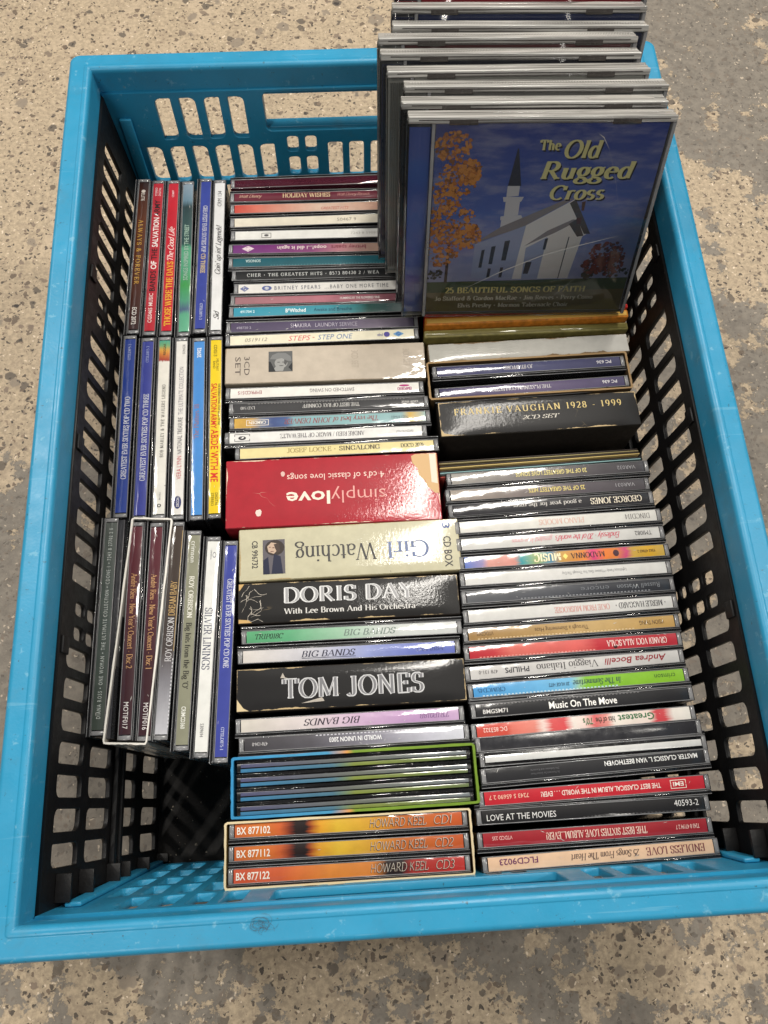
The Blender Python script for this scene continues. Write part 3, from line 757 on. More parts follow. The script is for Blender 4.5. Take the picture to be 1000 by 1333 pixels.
r('classical', 'bright red CD spine with a boxed white badge at its right end', (186, 32, 46), [('THE BEST CLASSICAL ALBUM IN THE WORLD . . . EVER!', .255, .80, 2.6, 0, 'bold', (228, 210, 200)), ('EMI', .857, .905, 2.2, 0, 'bold', (235, 225, 215)), ('7243 5 65690 2 7', .02, .20, 2.2, -.3, 'bold', (222, 170, 150))], marks=[('badge', 'o', .845, .917, -2.2, 2.2, (230, 214, 200))])
r('master', 'black CD spine with bold white upside-down capitals at its right end', (34, 34, 37), [('MASTER CLASSICS L. VAN BEETHOVEN', .54, .97, 2.5, -.8, 'bold', (222, 222, 220)), ('Ein Meisterwerk Der Grossen Klassik', .20, .33, 1.1, 1.0, 'sans', (92, 92, 96)), ('Die Sinfonien und Konzerte', .20, .33, 1.1, -.9, 'sans', (92, 92, 96))], tray=TRAYG)
r('white', 'CD case showing one narrow silvery white strip in the right row', (206, 206, 204), W=3.4, lid=-1)
cd_case('clear', 'smoky CD case turned spine down, between white strip and red and white spine', None, (), True, group=RCOL, labelless=True, tray=TRAYG, L=118)
r('seventies', 'white CD spine blotched with red and green upside-down lettering', ((0, (192, 70, 58)), (.14, (196, 76, 62)), (.16, (212, 112, 98)), (.27, (214, 130, 116)), (.31, (226, 206, 198)), (.35, (206, 84, 84)), (.41, (206, 76, 80)), (.45, (224, 214, 206)), (.50, (224, 200, 192)), (.55, (206, 96, 96)), (.61, (212, 140, 132)), (.64, (226, 218, 208)), (.81, (224, 206, 196)), (.84, (200, 66, 74)), (.88, (204, 74, 78)), (.92, (226, 218, 210)), (1, (226, 222, 214))), [('Greatest', .66, .83, 3.8, 0, 'bold', (48, 104, 62)), ('hits of the', .555, .645, 3.2, 0, 'bold', (60, 52, 40)), ("70's", .495, .54, 3.6, 0, 'bold', (48, 104, 62)), ('DC 853322', .03, .14, 2.4, 0, 'sans', (240, 215, 205))])
r('move', 'black CD spine with rounded white upright title across the middle', (32, 32, 35), [('Music On The Move', .34, .66, 3.9, 0, 'bold', (238, 236, 232)), ('BMGSM71', .03, .145, 2.3, -.6, 'bold', (210, 208, 206))], flip=False, marks=[('perforation', 't', .03, .78, 2.7, 3.1, (110, 108, 110))])
r('summer', 'CD spine half sky blue and half lime green', ((0, (72, 148, 206)), (.46, (110, 176, 214)), (.5, (150, 190, 150)), (.53, (122, 178, 46)), (1, (134, 186, 48))), [('In The Summertime', .47, .70, 3.2, 0, 'serital', (38, 62, 70)), ('20 HUGE HITS', .355, .455, 2.0, 0, 'boldital', (40, 70, 90)), ('crimson', .86, .96, 2.8, 0, 'sans', (52, 84, 40)), ('CRIMCD45', .02, .15, 2.2, 0, 'serif', (40, 90, 130))], marks=[('perforation', 't', .02, .68, 2.6, 3.2, (190, 214, 226))])
r('viaggio', 'pale grey CD spine with dark red bold italic name at its right end', (192, 190, 188), [('Andrea Bocelli', .64, .94, 3.6, 0, 'boldital', (140, 34, 44)), ('Viaggio Italiano', .315, .61, 3.8, 0, 'fine', (66, 62, 64)), ('PHILIPS', .165, .28, 3.0, 0, 'bold', (40, 40, 46)), ('478 131-0', .04, .13, 2.1, 0, 'sans', (60, 58, 60))])
r('voci', 'rosy red crinkled CD spine with white serif capitals at its right end', ((0, (178, 40, 52)), (.12, (184, 56, 62)), (.2, (206, 106, 96)), (.55, (206, 92, 88)), (.62, (178, 46, 56)), (1, (178, 44, 56))), [('GRANDI VOCI ALLA SCALA', .66, .95, 3.4, 0, 'serif', (236, 216, 210))], marks=[('perforation', 't', .03, .6, 2.5, 3.1, (224, 150, 140)), ('stain', 'b', .69, .71, 1.0, 3.0, (60, 22, 24))], bulge=.5)
r('vision', 'dull gold CD spine with small brown upside-down lettering', ((0, (150, 118, 72)), (.35, (170, 138, 88)), (.6, (186, 156, 104)), (1, (182, 146, 84))), [('VISION THING', .83, .95, 2.6, 0, 'sans', (70, 50, 34)), ('Through a Shimmering Haze', .32, .58, 2.6, 0, 'sans', (84, 62, 40)), ('VTDCD02', .04, .12, 2.3, 0, 'sans', (90, 66, 42))], marks=[('perforation', 't', .03, .8, 2.5, 3.0, (216, 192, 150))])
r('merle', 'silvery white CD spine with dark capitals between two dots, behind the gold one', (206, 205, 202), [('\u2022 MERLE HAGGARD \u2022', .72, .965, 3.2, 0, 'serif', (52, 50, 56)), ('OKIE FROM MUSKOGEE', .42, .69, 3.2, 0, 'serif', (196, 138, 130))])
r('russell', 'dark metallic CD spine with faint thin upside-down lettering', ((0, (96, 98, 102)), (.4, (78, 80, 86)), (.7, (50, 52, 58)), (1, (46, 48, 54))), [('Russell Watson', .74, .95, 3.0, 0, 'light', (132, 136, 142)), ('encore', .56, .70, 3.0, 0, 'light', (112, 116, 122))], marks=[('perforation', 't', .25, .9, 2.4, 3.0, (140, 142, 146))], bulge=.55, tray=TRAYG)
r('light', 'plain silvery CD spine behind the dark metallic one', (208, 207, 204), [('Lighthouse Family Whatever Gets You Through The Day', .48, .80, 1.9, 0, 'light', (110, 110, 114))])
r('music', 'rainbow coloured CD spine with pink, teal, yellow and orange patches', ((0, (96, 120, 190)), (.09, (150, 140, 180)), (.12, (206, 150, 140)), (.25, (204, 140, 130)), (.28, (60, 150, 160)), (.36, (150, 170, 110)), (.43, (70, 130, 160)), (.48, (190, 150, 80)), (.6, (216, 130, 60)), (.64, (205, 60, 120)), (.70, (222, 120, 50)), (.76, (205, 120, 60)), (.81, (196, 70, 120)), (.84, (196, 160, 70)), (.93, (206, 160, 40)), (1, (186, 156, 70))), [('MUSIC', .345, .48, 4.4, 0, 'fat', (238, 226, 190)), ('MADONNA', .53, .70, 3.2, 0, 'serif', (44, 34, 44)), ('9362 47865 2', .865, .955, 1.7, 0, 'bold', (80, 60, 30))], marks=[('emblem', 'e', .742, .772, -2, 2, (70, 40, 50)), ('star', 'd', .49, .515, -1.8, 1.8, (238, 216, 120))])
r('endlessly', 'pale grey CD spine with red script upside-down title', (200, 199, 196), [('TMI082', .875, .96, 2.8, 0, 'sans', (48, 46, 50)), ("Endlessly - 20 of the world's", .47, .80, 3.4, 0, 'script', (190, 62, 84)), ('greatest love songs', .25, .46, 3.4, 0, 'script', (206, 150, 156))])
r('piano', 'white CD spine with pale salmon title in the right row', (212, 210, 204), [('DINCD114', .84, .965, 3.0, 0, 'fine', (96, 92, 92)), ('PIANO MOODS', .40, .63, 3.2, 0, 'fine', (206, 160, 146))])
r('george', 'near black CD spine with cream upside-down capitals at its right end', (32, 31, 36), [('GEORGE JONES', .70, .965, 3.8, 0, 'serif', (226, 216, 196)), ('a good year for the roses', .30, .655, 2.6, 0, 'serif', (186, 182, 178))])
r('v31', 'charcoal CD spine with yellow lettering, nearer of the matching pair', ((0, (150, 140, 130)), (.5, (104, 94, 96)), (.7, (82, 76, 82)), (1, (72, 68, 72))), [('VAR031', .85, .95, 2.5, 0, 'sans', (150, 148, 152)), ('25 OF THE GREATEST HITS', .40, .69, 2.9, 0, 'bold', (214, 196, 116))])
r('v32', 'charcoal CD spine with yellow lettering, farther of the matching pair', ((0, (150, 146, 140)), (.5, (108, 102, 102)), (.75, (76, 72, 76)), (1, (66, 64, 68))), [('VAR032', .86, .955, 2.5, 0, 'sans', (150, 148, 152)), ('20 OF THE GREATEST LOVE SONGS', .33, .70, 2.9, 0, 'bold', (216, 202, 130))])

# thin card sleeves behind them
for key, c, tx in (('c1', (150, 138, 96), 'thin olive card CD sleeve, farthest of the thin sleeves'), ('c2', (196, 172, 110), 'thin yellowish card CD sleeve among the thin sleeves'), ('c3', (140, 178, 180), 'thin pale blue card CD sleeve among the thin sleeves'), ('c4', (170, 76, 66), 'thin red edged card CD sleeve, nearest of the thin sleeves')):
    x, y, an = POS[key][:3]
    t = thing('card_sleeve', tx, 'CD sleeve', (x, y, ZS-4+{'c1': 0, 'c2': 1.2, 'c3': 1.6, 'c4': 1.0}[key]), (0, 0, R(an)), 'thin card sleeves')
    obj('front_flap', boxes('front_flap', [(-62, 62, -1.0, -.35, -125, .2)], .1, 1), t, ink(c, False, .7))
    obj('back_flap', boxes('back_flap', [(-62, 62, .35, 1.0, -125, -.5)], .1, 1), t, ink((52, 44, 40), False, .7))

# ---------------------------------------------------------------- cardboard box sets
def card_box(key, text, st, texts=(), flip=False, marks=(), wear=.35, wc=(196, 172, 130), side=(60, 52, 48), rough=.42, film=True, depth=141, name='cd_box', zoff=.0, coatrough=.085, extra=None, bump=.06, mottle=.1, leather=True, coatw=.6):
    x, y, an, L, W = POS[key]
    t = thing(name, text, 'CD box set', (x, y, ZS+zoff), (0, 0, R(an+(180 if flip else 0))), 'cardboard CD box sets')
    obj('carton', boxes('carton', [(-L/2, L/2, -W/2, W/2, -depth, 0)], .9, 3), t, plastic('card %s' % key, side, .6, .25, 160, 0, .3))
    vs, fs, uv = [], [], []
    l_, w_ = L-1.1, W-1.1
    zf = lambda px, py: .10+.55*max(0, 1-(2*px/l_)**8)*max(0, 1-(2*py/w_)**6)
    nx, ny = 24, 10
    for i in range(nx+1):
        for j in range(ny+1):
            px = -l_/2+l_*i/nx; py = -w_/2+w_*j/ny
            vs.append((px, py, zf(px, py))); uv.append((i/nx, j/ny))
    for i in range(nx):
        for j in range(ny):
            a = i*(ny+1)+j; fs.append((a, a+ny+1, a+ny+2, a+1))
    pn = obj('spine_panel', mesh('spine_panel', vs, fs, uv, True), t, paper(stops_(st, flip), film, mottle, (l_, w_, wear, wc), rough, coatrough=coatrough, bump=bump, leather=coatw if leather else 0))
    draw(pn, l_, w_, zf, texts, flip, not leather); shapes(pn, l_, w_, zf, marks, flip, film)
    if extra: extra(t, pn, l_, w_, zf)
    return t
def torn(name, pts, c, dz=.07):
    def f(t, pn, l_, w_, zf): flat(pn, name, pts(l_, w_), ink(c, False, .9), zf, dz)
    return f
def several(*fs):
    def f(*a):
        for q in fs: q(*a)
    return f
def print_box(a, b_, v0, v1, kind):
    """small printed picture on a box spine"""
    def f(t, pn, l_, w_, zf):
        x0, x1 = sorted((a*l_-l_/2, b_*l_-l_/2)); W_, H_ = x1-x0, v1-v0
        if kind == 'portrait':
            flat(pn, 'photo_print', [rect(x0, x1, v0, v1)], ink((92, 93, 93)), zf, .05)
            flat(pn, 'printed_face', [ell(x0+W_*.52, v0+H_*.42, W_*.27, H_*.26), [(x0+W_*.15, v0+H_*.03), (x0+W_*.6, v0+H_*.03), (x0+W_*.66, v0+H_*.22), (x0+W_*.3, v0+H_*.26)]], ink((150, 150, 148)), zf, .085)
            flat(pn, 'printed_hat', [[(x0+W_*.06, v0+H_*.62), (x0+W_*.3, v0+H_*.60), (x0+W_*.55, v0+H_*.66), (x0+W_*.8, v0+H_*.52), (x0+W_*.96, v0+H_*.5), (x0+W_*.92, v0+H_*.74), (x0+W_*.72, v0+H_*.9), (x0+W_*.4, v0+H_*.93), (x0+W_*.16, v0+H_*.82)]], ink((120, 121, 121)), zf, .125)
            flat(pn, 'printed_shade', [ell(x0+W_*.42, v0+H_*.46, W_*.07, H_*.02, 8), ell(x0+W_*.62, v0+H_*.46, W_*.07, H_*.02, 8), ell(x0+W_*.53, v0+H_*.29, W_*.1, H_*.018, 8), [(x0+W_*.66, v0+H_*.6), (x0+W_*.8, v0+H_*.5), (x0+W_*.72, v0+H_*.3), (x0+W_*.64, v0+H_*.4)]], ink((84, 84, 84)), zf, .14)
            flat(pn, 'printed_shade', [[(x0, v0), (x0+W_*.3, v0), (x0+W_*.08, v0+H_*.5), (x0, v0+H_*.5)], [(x1, v0), (x1, v0+H_*.45), (x0+W_*.82, v0+H_*.2)]], ink((40, 42, 44)), zf, .13)
        else:
            flat(pn, 'photo_print', [rect(x0, x1, v0, v1)], ink((96, 92, 98)), zf, .05)
            flat(pn, 'printed_hair', [ell(x0+W_*.46, v0+H_*.24, W_*.44, H_*.23)], ink((58, 50, 46)), zf, .085)
            flat(pn, 'printed_face', [[(x0+W_*.30, v0+H_*.12), (x0+W_*.62, v0+H_*.08), (x0+W_*.80, v0+H_*.2), (x0+W_*.74, v0+H_*.36), (x0+W_*.5, v0+H_*.42), (x0+W_*.32, v0+H_*.3)]], ink((190, 166, 146)), zf, .125)
            flat(pn, 'printed_hair', [[(x0+W_*.28, v0+H_*.10), (x0+W_*.5, v0+H_*.14), (x0+W_*.44, v0+H_*.26), (x0+W_*.34, v0+H_*.4), (x0+W_*.2, v0+H_*.36)]], ink((70, 58, 52)), zf, .135)
            flat(pn, 'printed_shade', [ell(x0+W_*.52, v0+H_*.24, W_*.06, H_*.015, 8), ell(x0+W_*.68, v0+H_*.22, W_*.05, H_*.013, 8), ell(x0+W_*.58, v0+H_*.35, W_*.09, H_*.012, 8)], ink((104, 74, 66)), zf, .14)
            flat(pn, 'printed_coat', [[(x0+W_*.1, v1), (x0+W_*.2, v0+H_*.5), (x0+W_*.5, v0+H_*.42), (x0+W_*.62, v1)], [(x0+W_*.7, v1), (x0+W_*.76, v0+H_*.5), (x1-.1, v0+H_*.6), (x1-.1, v1)]], ink((36, 40, 62)), zf, .128)
    return f
# black boxes
card_box('tom', 'thick black box set with one line of big silver serif capitals', (24, 23, 24), [('TOM JONES', .195, .82, 10.4, -.4, 'fat', (196, 196, 198)), ('TOM JONES', .20, .815, 10.0, -.4, 'core', (112, 112, 116))], wear=.28, side=(46, 40, 36),
    extra=several(torn('torn_corner', lambda l_, w_: [[(-l_/2, -w_/2), (-l_/2+6.5, -w_/2), (-l_/2+3.5, -w_/2+1.6), (-l_/2+1.4, -w_/2+4.4), (-l_/2, -w_/2+6.4)]], (206, 186, 146)),
                  torn('scuff', lambda l_, w_: [[(-l_*.31, 5.6), (-l_*.30, 8.4), (-l_*.29, 5.9), (-l_*.275, 5.2)], [(-l_*.22, -8.5), (-l_*.13, -5.8), (-l_*.12, -7.9), (-l_*.125, -6.6)], [(-l_*.1, -1), (-l_*.05, -4.6), (-l_*.055, -4.4)]], (176, 168, 158), .15)))
def crease(t, pn, l_, w_, zf):
    ps = []
    rnd = random.Random(5)
    for k in range(13):
        x, y = -l_/2+rnd.uniform(.3, 9), rnd.uniform(-w_/2+1, w_/2-1); a = rnd.uniform(-1.2, 1.2)
        for q in range(rnd.randint(3, 6)):
            a += rnd.gauss(0, .55); ln = rnd.uniform(1.0, 2.6); x2, y2 = x+math.cos(a)*ln, y+math.sin(a)*ln
            if not (-l_/2+.2 < x2 < -l_/2+16 and abs(y2) < w_/2-.3): break
            h = rnd.uniform(.05, .2); nx, ny = -math.sin(a)*h, math.cos(a)*h
            ps.append([(x-nx*.6, y-ny*.6), (x2-nx, y2-ny), (x2+nx, y2+ny), (x+nx*.6, y+ny*.6)]); x, y = x2, y2
    flat(pn, 'crease_lines', ps, ink((186, 178, 166), False, .8), zf, .15)
card_box('doris', 'black box set with silver two-line lettering and a crushed left corner', (26, 25, 25), [('DORIS DAY', .205, .80, 8.6, 3.6, 'fat', (216, 216, 216)), ('DORIS DAY', .21, .795, 8.3, 3.6, 'core', (150, 150, 152)), ('With Lee Brown And His Orchestra', .205, .80, 3.1, -5.6, 'serif', (206, 204, 200))], wear=.36, coatw=.42, side=(46, 40, 36),
    extra=several(crease, torn('torn_corner', lambda l_, w_: [[(-l_/2, -w_/2), (-l_/2+7.5, -w_/2), (-l_/2+5.5, -w_/2+1.6), (-l_/2, -w_/2+2.2)], [(-l_/2, w_/2), (-l_/2+3, w_/2), (-l_/2+1, w_/2-3), (-l_/2, w_/2-4)]], (196, 160, 104))))
card_box('frankie', 'black box set with spaced gold serif capitals in the right row', (24, 23, 24), [('FRANKIE VAUGHAN 1928 - 1999', .075, .92, 4.2, 4.2, 'spaced', (206, 182, 112)), ('2CD SET', .41, .60, 2.6, -2.2, 'serital', (190, 184, 172))], wear=.34, coatw=.22, side=(40, 36, 32),
    extra=torn('torn_corner', lambda l_, w_: [[(-l_/2, -w_/2), (-l_/2+9, -w_/2), (-l_/2+2, -w_/2+1.8), (-l_/2, -w_/2+5)]], (190, 168, 128)))
card_box('simply', 'thick glossy red box set with a torn pale patch at its right end', (164, 27, 42), [('simply', .49, .745, 8.6, 5.0, 'light', (214, 150, 142)), ('love', .28, .485, 8.6, 5.0, 'bold', (234, 212, 196)), ("4 cd's of classic love songs", .285, .745, 4.3, -8.4, 'sans', (228, 196, 184))], flip=True, wear=.32, wc=(222, 200, 176), side=(150, 30, 42),
    marks=[('scuff', 'b', .135, .165, 10.5, 15, (226, 206, 196)), ('scuff', 'b', .255, .275, -13, -9.5, (214, 180, 172))],
    extra=several(torn('torn_patch', lambda l_, w_: [[(-l_/2, -w_/2+.2), (-l_/2+13, -w_/2+.2), (-l_/2+15.5, -w_/2+1.5), (-l_/2+15, -w_/2+6), (-l_/2+12, -w_/2+10), (-l_/2+11.5, -w_/2+14), (-l_/2+8, -w_/2+18), (-l_/2+6.5, -w_/2+22), (-l_/2+2.5, -w_/2+26), (-l_/2, -w_/2+26)]], (206, 172, 128)),
                  torn('torn_layer', lambda l_, w_: [[(-l_/2+.6, -w_/2+.6), (-l_/2+4.5, -w_/2+.6), (-l_/2+4.2, -w_/2+19), (-l_/2+.6, -w_/2+20)]], (226, 214, 196), .12)))
card_box('girl', 'cream box set with upside-down blue and black title and small picture', (192, 187, 160), [('Girl', .67, .86, 10.0, 1.6, 'fine', (96, 112, 150)), ('Watching', .25, .62, 10.0, 1.6, 'fine', (40, 38, 38)), ('CB 996732', .005, .135, 3.4, 0, 'bold', (38, 36, 36), 90), ('CD BOX', .875, 1.02, 4.6, 4.2, 'bold', (38, 36, 38), 90), ('3', .935, .962, 4.6, -11.6, 'bold', (70, 90, 140), 90)], flip=True, wear=.3, wc=(170, 150, 110), side=(176, 166, 130), extra=several(print_box(.795, .895, -8.5, 12.2, 'girl'), lambda t, pn, l_, w_, zf: flat(pn, 'fold_line', [rect(-l_*.18, -l_*.178, 4, 15.0)], ink((120, 110, 92), False), zf, .09)))
card_box('three_cd', 'beige shrink-wrapped box set with small grey portrait print', (188, 176, 160), [('3CD', .055, .16, 3.6, -.6, 'sans', (92, 84, 80), -90), ('SET', .01, .115, 3.6, -.6, 'sans', (92, 84, 80), -90), ('3CD SET', .60, .70, 4.6, 2, 'sans', (172, 160, 146), -90), ('3CD SET', .86, .96, 4.4, 2, 'sans', (172, 160, 146), -90)], wear=.15, wc=(150, 130, 104), side=(150, 140, 124), coatrough=.05, bump=.5, leather=False, extra=print_box(.215, .335, -5.5, 9.2, 'portrait'))
card_box('grey', 'plain grey white card box with brown edges behind the navy double set', ((0, (172, 170, 162)), (1, (186, 184, 178))), (), wear=.5, wc=(120, 98, 70), side=(112, 96, 74), depth=138)

# flat card packs under the upright stack
def pack(key, text, st, W, wearc, z=2.5, L=133):
    x, y, an = POS[key][:3]
    t = thing('card_wallet', text, 'CD wallet', (x, y, ZS+z), (0, 0, R(an)), 'card wallets behind the grey box')
    obj('cover', boxes('cover', [(-L/2, L/2, -W/2, W/2, -128, 0)], 1.2, 3), t, plastic('wallet %s' % key, st, .4, .4, 240, 0, .5))
    obj('page_edge', boxes('page_edge', [(-L/2+1.2, L/2-1.2, -W/2+1.2, W/2-1.6, -3, .35)], .15, 1), t, ink(wearc, True))
pack('orange', 'gold and orange card wallet under the church picture case', (226, 142, 52), 6.0, (232, 186, 96))
pack('red', 'red card wallet edge just below the church picture case', (200, 42, 38), 3.4, (214, 58, 48), 4)
pack('olive', 'mottled olive card wallet in front of the gold one', (126, 118, 66), 5.6, (112, 104, 58), 1)

# ---------------------------------------------------------------- open ended slipcases
def slipcase(key, text, st, flip=False, wall=1.0, up=1.6, depth=140, edge=None, turn=0, cat='slipcase', size=None):
    x, y, an, L, W = POS[key]
    if turn: an += turn; L, W = W, L
    if size: L, W = size
    t = thing('card_slipcase', text, cat, (x, y, ZS+up), (0, 0, R(an)), 'open ended card slipcases')
    a, b_ = L/2, W/2; i, j = a-wall, b_-wall
    me = bpy.data.meshes.new('wall_shell')
    def tube(z0, z1, o):
        vs, fs, uv = [], [], []
        n = 24
        ring = []
        for sx, sy, a0 in ((1, 1, 0), (-1, 1, 90), (-1, -1, 180), (1, -1, 270)):
            ring.append((sx, sy, a0))
        pts = []
        for sx, sy, a0 in ring:
            for k in range(4):
                ang = R(a0+30*k); pts.append((sx, sy, math.cos(ang), math.sin(ang)))
        # subdivide long sides so the print can change along them
        def outline(hx, hy, rad): 
            P = [(sx*(hx-rad)+rad*c, sy*(hy-rad)+rad*s_) for sx, sy, c, s_ in pts]; Q = []
            for q in range(len(P)):
                p0, p1 = P[q], P[(q+1) % len(P)]; m_ = 12 if math.dist(p0, p1) > 20 else 1
                for u in range(m_): Q.append((p0[0]+(p1[0]-p0[0])*u/m_, p0[1]+(p1[1]-p0[1])*u/m_))
            return Q
        O, I = outline(a, b_, 1.6), outline(i, j, .8); n = len(O)
        rq = random.Random(len(key)*31)
        O = [(p_[0]+rq.uniform(-.12, .3)*(1 if p_[0] > 0 else -1), p_[1]+rq.uniform(-.12, .3)*(1 if p_[1] > 0 else -1)) for p_ in O]
        for (P, z) in ((O, z0), (O, z1), (I, z1), (I, z0)):
            for (px, py) in P: vs.append((px, py, z)); uv.append(((px+a)/(2*a), (py+b_)/(2*b_)))
        for q in range(4):
            for k in range(n):
                fs.append((q*n+k, q*n+(k+1) % n, ((q+1) % 4)*n+(k+1) % n, ((q+1) % 4)*n+k))
        return mesh('wall_shell', vs, fs, uv)
    obj('wall_shell', tube(-depth, 0, 0), t, paper(stops_(st, flip), True, .15, None, .4))
    if edge: obj('worn_edge', tube(.01, .22, 0), t, ink(edge, False, .8))
    return t
slipcase('bluegreen', 'blue and lime green slipcase holding four slim CD cases', ((0, (52, 138, 188)), (.40, (74, 150, 190)), (.47, (214, 150, 84)), (.50, (120, 150, 50)), (1, (108, 138, 40))), wall=1.3)
slipcase('keel', 'cream edged orange slipcase holding three CDs, frontmost in the middle row', ((0, (196, 160, 90)), (.2, (190, 110, 50)), (.5, (206, 130, 50)), (1, (190, 150, 90))), wall=1.0, edge=(214, 196, 158))
slipcase('josleeve', 'brown edged slipcase holding two navy CDs in the right row', (96, 76, 52), wall=1.1, edge=(150, 122, 84), size=(128.6, 26.6))
slipcase('rieu', 'white edged slipcase holding two maroon CDs by the left wall', (206, 200, 192), wall=.9, edge=(226, 222, 214), size=(23.6, 127.6), turn=0)

for key, n, d, tx in (('bx1', '02', 1, 'farthest of the three'), ('bx2', '12', 2, 'middle one of the three'), ('bx3', '22', 3, 'nearest and reddest of the three')):
    st = ((0, (190, 92, 42)), (.12, (206, 114, 44)), (.20, (196, 92, 44)), (.245, (110, 42, 26)), (.265, (34, 20, 18)), (.31, (30, 20, 20)), (.33, (150, 66, 26)), (.37, (212, 150, 40)), (.45, (216, 176, 52)), (.58, (206, 156, 50)), (.72, (190, 104, 42)), (1, (192, 86, 40)))
    if d == 3: st = ((0, (192, 78, 50)), (.2, (202, 92, 52)), (.42, (212, 130, 54)), (.6, (206, 126, 56)), (.66, (34, 24, 24)), (.73, (36, 24, 26)), (.78, (160, 46, 40)), (1, (182, 50, 44)))
    m(key, 'orange and yellow CD spine in the front slipcase, ' + tx, st, [('BX 8771'+n, .01, .155, 3.6, 0, 'bold', (232, 226, 214)), ('HOWARD KEEL', .59, .84, 4.0, -.12, 'marker', (70, 48, 38)), ('HOWARD KEEL', .592, .842, 4.0, .1, 'pen', (206, 198, 184)), ('CD%d' % d, .875, .955, 4.0, -.12, 'marker', (70, 48, 38)), ('CD%d' % d, .877, .957, 4.0, .1, 'pen', (206, 198, 184))], lid=-1)
x, y, an = POS['bluegreen'][:3]
for k in range(4):
    yy = y+10.6-7.1*k
    t = thing('slim_cd_case', ('slim CD case in the blue and green slipcase, ' + ('farthest of four', 'second from the back', 'third from the back', 'nearest of four')[k]), 'CD case', (x, yy, ZS), (0, 0, R(an)), 'slim CD cases in the blue and green slipcase')
    obj('tray', BM['slimtray'], t, TRAY); obj('lid', BM['slimlid'], t, LID)
    me, zf = strip('inlay_edge', 120, 1.7, .1, 3)
    o = obj('inlay_edge', me, t, paper(((0, (50, 112, 150)), (.40, (70, 110, 130)), (.5, (120, 132, 60)), (1, (96, 110, 70))), True)); o.location = (0, -2.2*MM, 0)
    o = obj('hinge_edge', me, t, paper(((0, (74, 76, 110)), (.5, (100, 104, 96)), (1, (110, 116, 120))), True)); o.location = (0, .2*MM, -.1*MM)
r('jo', 'navy CD spine in the brown edged slipcase, farther of the two', ((0, (58, 58, 96)), (.5, (70, 72, 106)), (1, (62, 62, 96))), [('JO STAFFORD', .36, .52, 2.6, 0, 'serif', (190, 186, 190)), ('PC 636', .87, .95, 2.2, 0, 'bold', (216, 214, 218))], W=6.4)
r('plat', 'purplish navy CD spine in the brown edged slipcase, nearer of the two', ((0, (62, 58, 92)), (.5, (98, 86, 116)), (1, (70, 64, 96))), [('THE PLATINUM COLLECTION', .26, .60, 2.4, 0, 'serif', (190, 186, 190)), ('PC 636', .88, .96, 2.2, 0, 'bold', (216, 214, 218))], W=6.4)

# ---- middle row, back to front
TINT = clear('maroon tinted clear case', (.88, .66, .68), .26, (.26, .05, .09), .05)
t_ = m('m1', 'clear maroon tinted CD case farthest back in the middle row, wall slots showing through', None, (), labelless=True, tray=TINT)
for c_ in t_.children:
    if c_.name.startswith('lid') and 'edge' not in c_.name: c_.material_slots[0].link = 'OBJECT'; c_.material_slots[0].material = LIDF
m('m2', 'maroon CD spine with pale gold capitals, second from the back wall', ((0, (104, 30, 48)), (1, (92, 26, 42))), [('HOLIDAY WISHES', .28, .557, 3.4, 0, 'serif', (216, 190, 150)), ('Walt Disney', .03, .16, 2.4, 0, 'script', (200, 160, 140)), ('Walt Disney Records', .60, .79, 2.4, 0, 'script', (176, 120, 116))], bulge=1.0)
m('m3', 'CD spine fading from red to pale beige behind the cream one', ((0, (190, 66, 54)), (.12, (206, 110, 92)), (.3, (206, 150, 130)), (.5, (206, 178, 160)), (.8, (190, 150, 130)), (1, (180, 130, 110))), [('GREATEST HITS', .5, .66, 2.2, -1, 'ital', (180, 90, 80))])
m('m4', 'cream CD spine with tiny grey number', (222, 214, 196), [('50467 9', .59, .70, 2.6, 0, 'light', (110, 104, 98))])
m('m5', 'white CD spine with small boxed logo near its left end', (224, 223, 218), [('7243 8 59087 2', .66, .84, 2.0, 0, 'light', (176, 172, 168))], marks=[('logo', 'o', .15, .205, -2.2, 1.6, (90, 88, 88)), ('logo_arch', 'e', .165, .19, -1.2, .6, (90, 88, 88))], tray=TRAYG)
m('m6', 'purple CD spine with upside-down white lettering', ((0, (104, 44, 112)), (.2, (116, 48, 116)), (.45, (128, 60, 110)), (.6, (168, 110, 120)), (.8, (176, 146, 130)), (1, (160, 130, 116))), [('oops!...i did it again', .25, .53, 3.0, 0, 'bold', (226, 210, 206)), ('britney spears', .557, .755, 3.4, 0, 'bold', (126, 62, 74))], flip=True, marks=[('emblem', 'd', .05, .12, -2.4, 2.4, (218, 200, 208)), ('emblem_core', 'e', .07, .10, -1.5, 1.5, (116, 48, 116))])
m('m7', 'dark teal CD spine with tiny white code', (24, 88, 100), [('SONOSA', .07, .155, 2.4, -.8, 'bold', (190, 210, 208))], flip=True, marks=[('perforation', 't', .2, .9, 2.6, 3.1, (70, 128, 134))])
m('m8', 'black CD spine with widely spaced small white capitals in the middle row', (26, 27, 29), [('CHER \u2022 THE GREATEST HITS \u2022 8573 80420 2 / WEA', .06, .80, 2.5, 0, 'spaced', (206, 208, 206))])
m('m9', 'white CD spine with grey capitals and two oval logos', (222, 219, 214), [('BRITNEY SPEARS', .20, .455, 3.0, 0, 'wide', (70, 74, 96)), ('...BABY ONE MORE TIME', .48, .835, 3.0, 0, 'wide', (86, 88, 96))], marks=[('emblem', 'd', .008, .06, -2.2, 2.2, (96, 106, 150)), ('emblem_core', 'e', .024, .044, -1.3, 1.3, (222, 219, 214)), ('logo_ring', 'e', .13, .185, -1.9, 1.9, (84, 96, 150)), ('logo_core', 'e', .145, .17, -1.1, 1.1, (214, 214, 216))])
